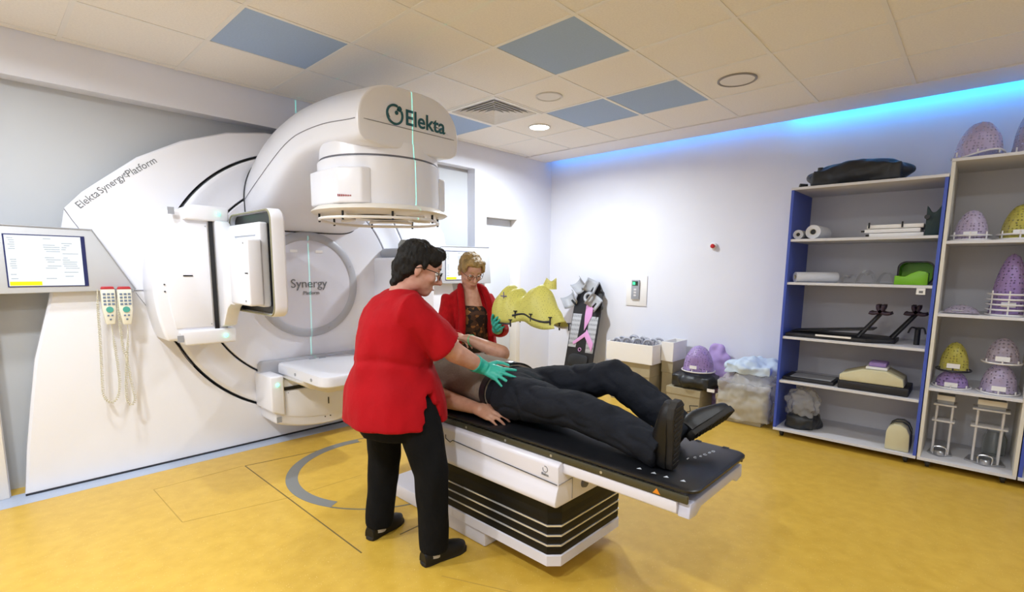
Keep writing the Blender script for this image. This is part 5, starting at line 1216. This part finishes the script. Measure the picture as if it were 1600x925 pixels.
bprism('strap', M_pink, [(-.10, .48), (.06, .60), (.06, .66), (-.12, .51)], .025, .006, .001)
bprism('strap', M_pink, [(.02, .66), (.10, .84), (.10, 1.0), (.0, 1.0), (-.0, .84)], .025, .006, .001)
bprism('strap', M_pink, [(.17, .42), (.18, .52), (.06, .68), (.04, .60)], .032, .006, .001)
ov = [(.14*math.copysign(abs(math.cos(a))**.6, math.cos(a)), .30+.075*math.copysign(abs(math.sin(a))**.7, math.sin(a))) for a in np.linspace(0, 2*PI, 28, endpoint=False)]
bprism('oval_pad', M_cush, ov, .02, .022, .005)
MB().tube([BP(.02*math.cos(a)+.0, .43+.02*math.sin(a), .03) for a in np.linspace(0, 2*PI, 16, endpoint=False)], .004, 6, close=True).build('emblem_ring', M_pink, bb)
M_cup = mat('grey_cup', '#A9ABB0', .5)
for cx_, cy_, rt, rr_ in ((-.23, 1.02, 2.2, .09), (-.12, 1.20, 2.4, .075), (.06, 1.19, 1.2, .08), (.13, 1.00, 1.0, .085)):
    er_ = V((math.cos(rt), math.sin(rt))); et_ = V((-er_.y, er_.x))
    MB().grid(lambda u, v: BP(cx_+er_.x*(u-.5)*.16+et_.x*rr_*math.cos(PI*v), cy_+er_.y*(u-.5)*.16+et_.y*rr_*math.cos(PI*v), .03+.075-rr_*math.sin(PI*v)*.9), 4, 14).build('arm_cup', M_cup, bb, fix=False).modifiers.new('thickness', 'SOLIDIFY').thickness = .006
    MB().tube([BP(cx_, cy_, .02), BP(cx_*.7, cy_-.05, .03)], .014, 10).build('cup_stem', M_black, bb)
tor = [BP(.03+.05*math.cos(a), 1.06+.05*math.sin(a), .06) for a in np.linspace(0, 2*PI, 24, endpoint=False)]
MB().tube(tor, .018, 10, close=True).build('head_ring', M_cup, bb)
for p in ((.17, 1.12), (-.06, 1.08), (.18, .95)): MB().lathe([(.001, 0), (.03, 0), (.03, .035), (.001, .04)], BP(*p, .02), 'x', 12).build('knob', M_black, bb)

# ================================================================== wall laser (foot end of the room): draws the vertical green line
t = thing('laser_box', (IX, Y0+.05, 2.0), 'small grey wall laser box opposite the treatment machine', 'laser')
box('case', M_grey, t, IX-.08, IX+.08, Y0+.001, Y0+.09, 1.92, 2.08, bev=.006)
ld = bpy.data.lights.new('laser_beam', 'SPOT'); ld.energy = 900; ld.spot_size = math.radians(50); ld.spot_blend = 0; ld.shadow_soft_size = 0; ld.color = (.05, 1, .75)
ld.use_nodes = True; nt = ld.node_tree; N = nt.nodes; L = nt.links; em = N['Emission']
tc = N.new('ShaderNodeTexCoord'); sp = N.new('ShaderNodeSeparateXYZ'); L.new(tc.outputs['Normal'], sp.inputs[0])
dv = N.new('ShaderNodeMath'); dv.operation = 'DIVIDE'; L.new(sp.outputs['X'], dv.inputs[0]); L.new(sp.outputs['Z'], dv.inputs[1])
ab = N.new('ShaderNodeMath'); ab.operation = 'ABSOLUTE'; L.new(dv.outputs[0], ab.inputs[0])
lt = N.new('ShaderNodeMath'); lt.operation = 'LESS_THAN'; lt.inputs[1].default_value = .0006; L.new(ab.outputs[0], lt.inputs[0]); L.new(lt.outputs[0], em.inputs['Strength'])
lo = bpy.data.objects.new('laser_beam', ld); COL.objects.link(lo); lo.parent = t; lo.location = (0, .06, 0); lo.rotation_euler = (PI/2, 0, 0)
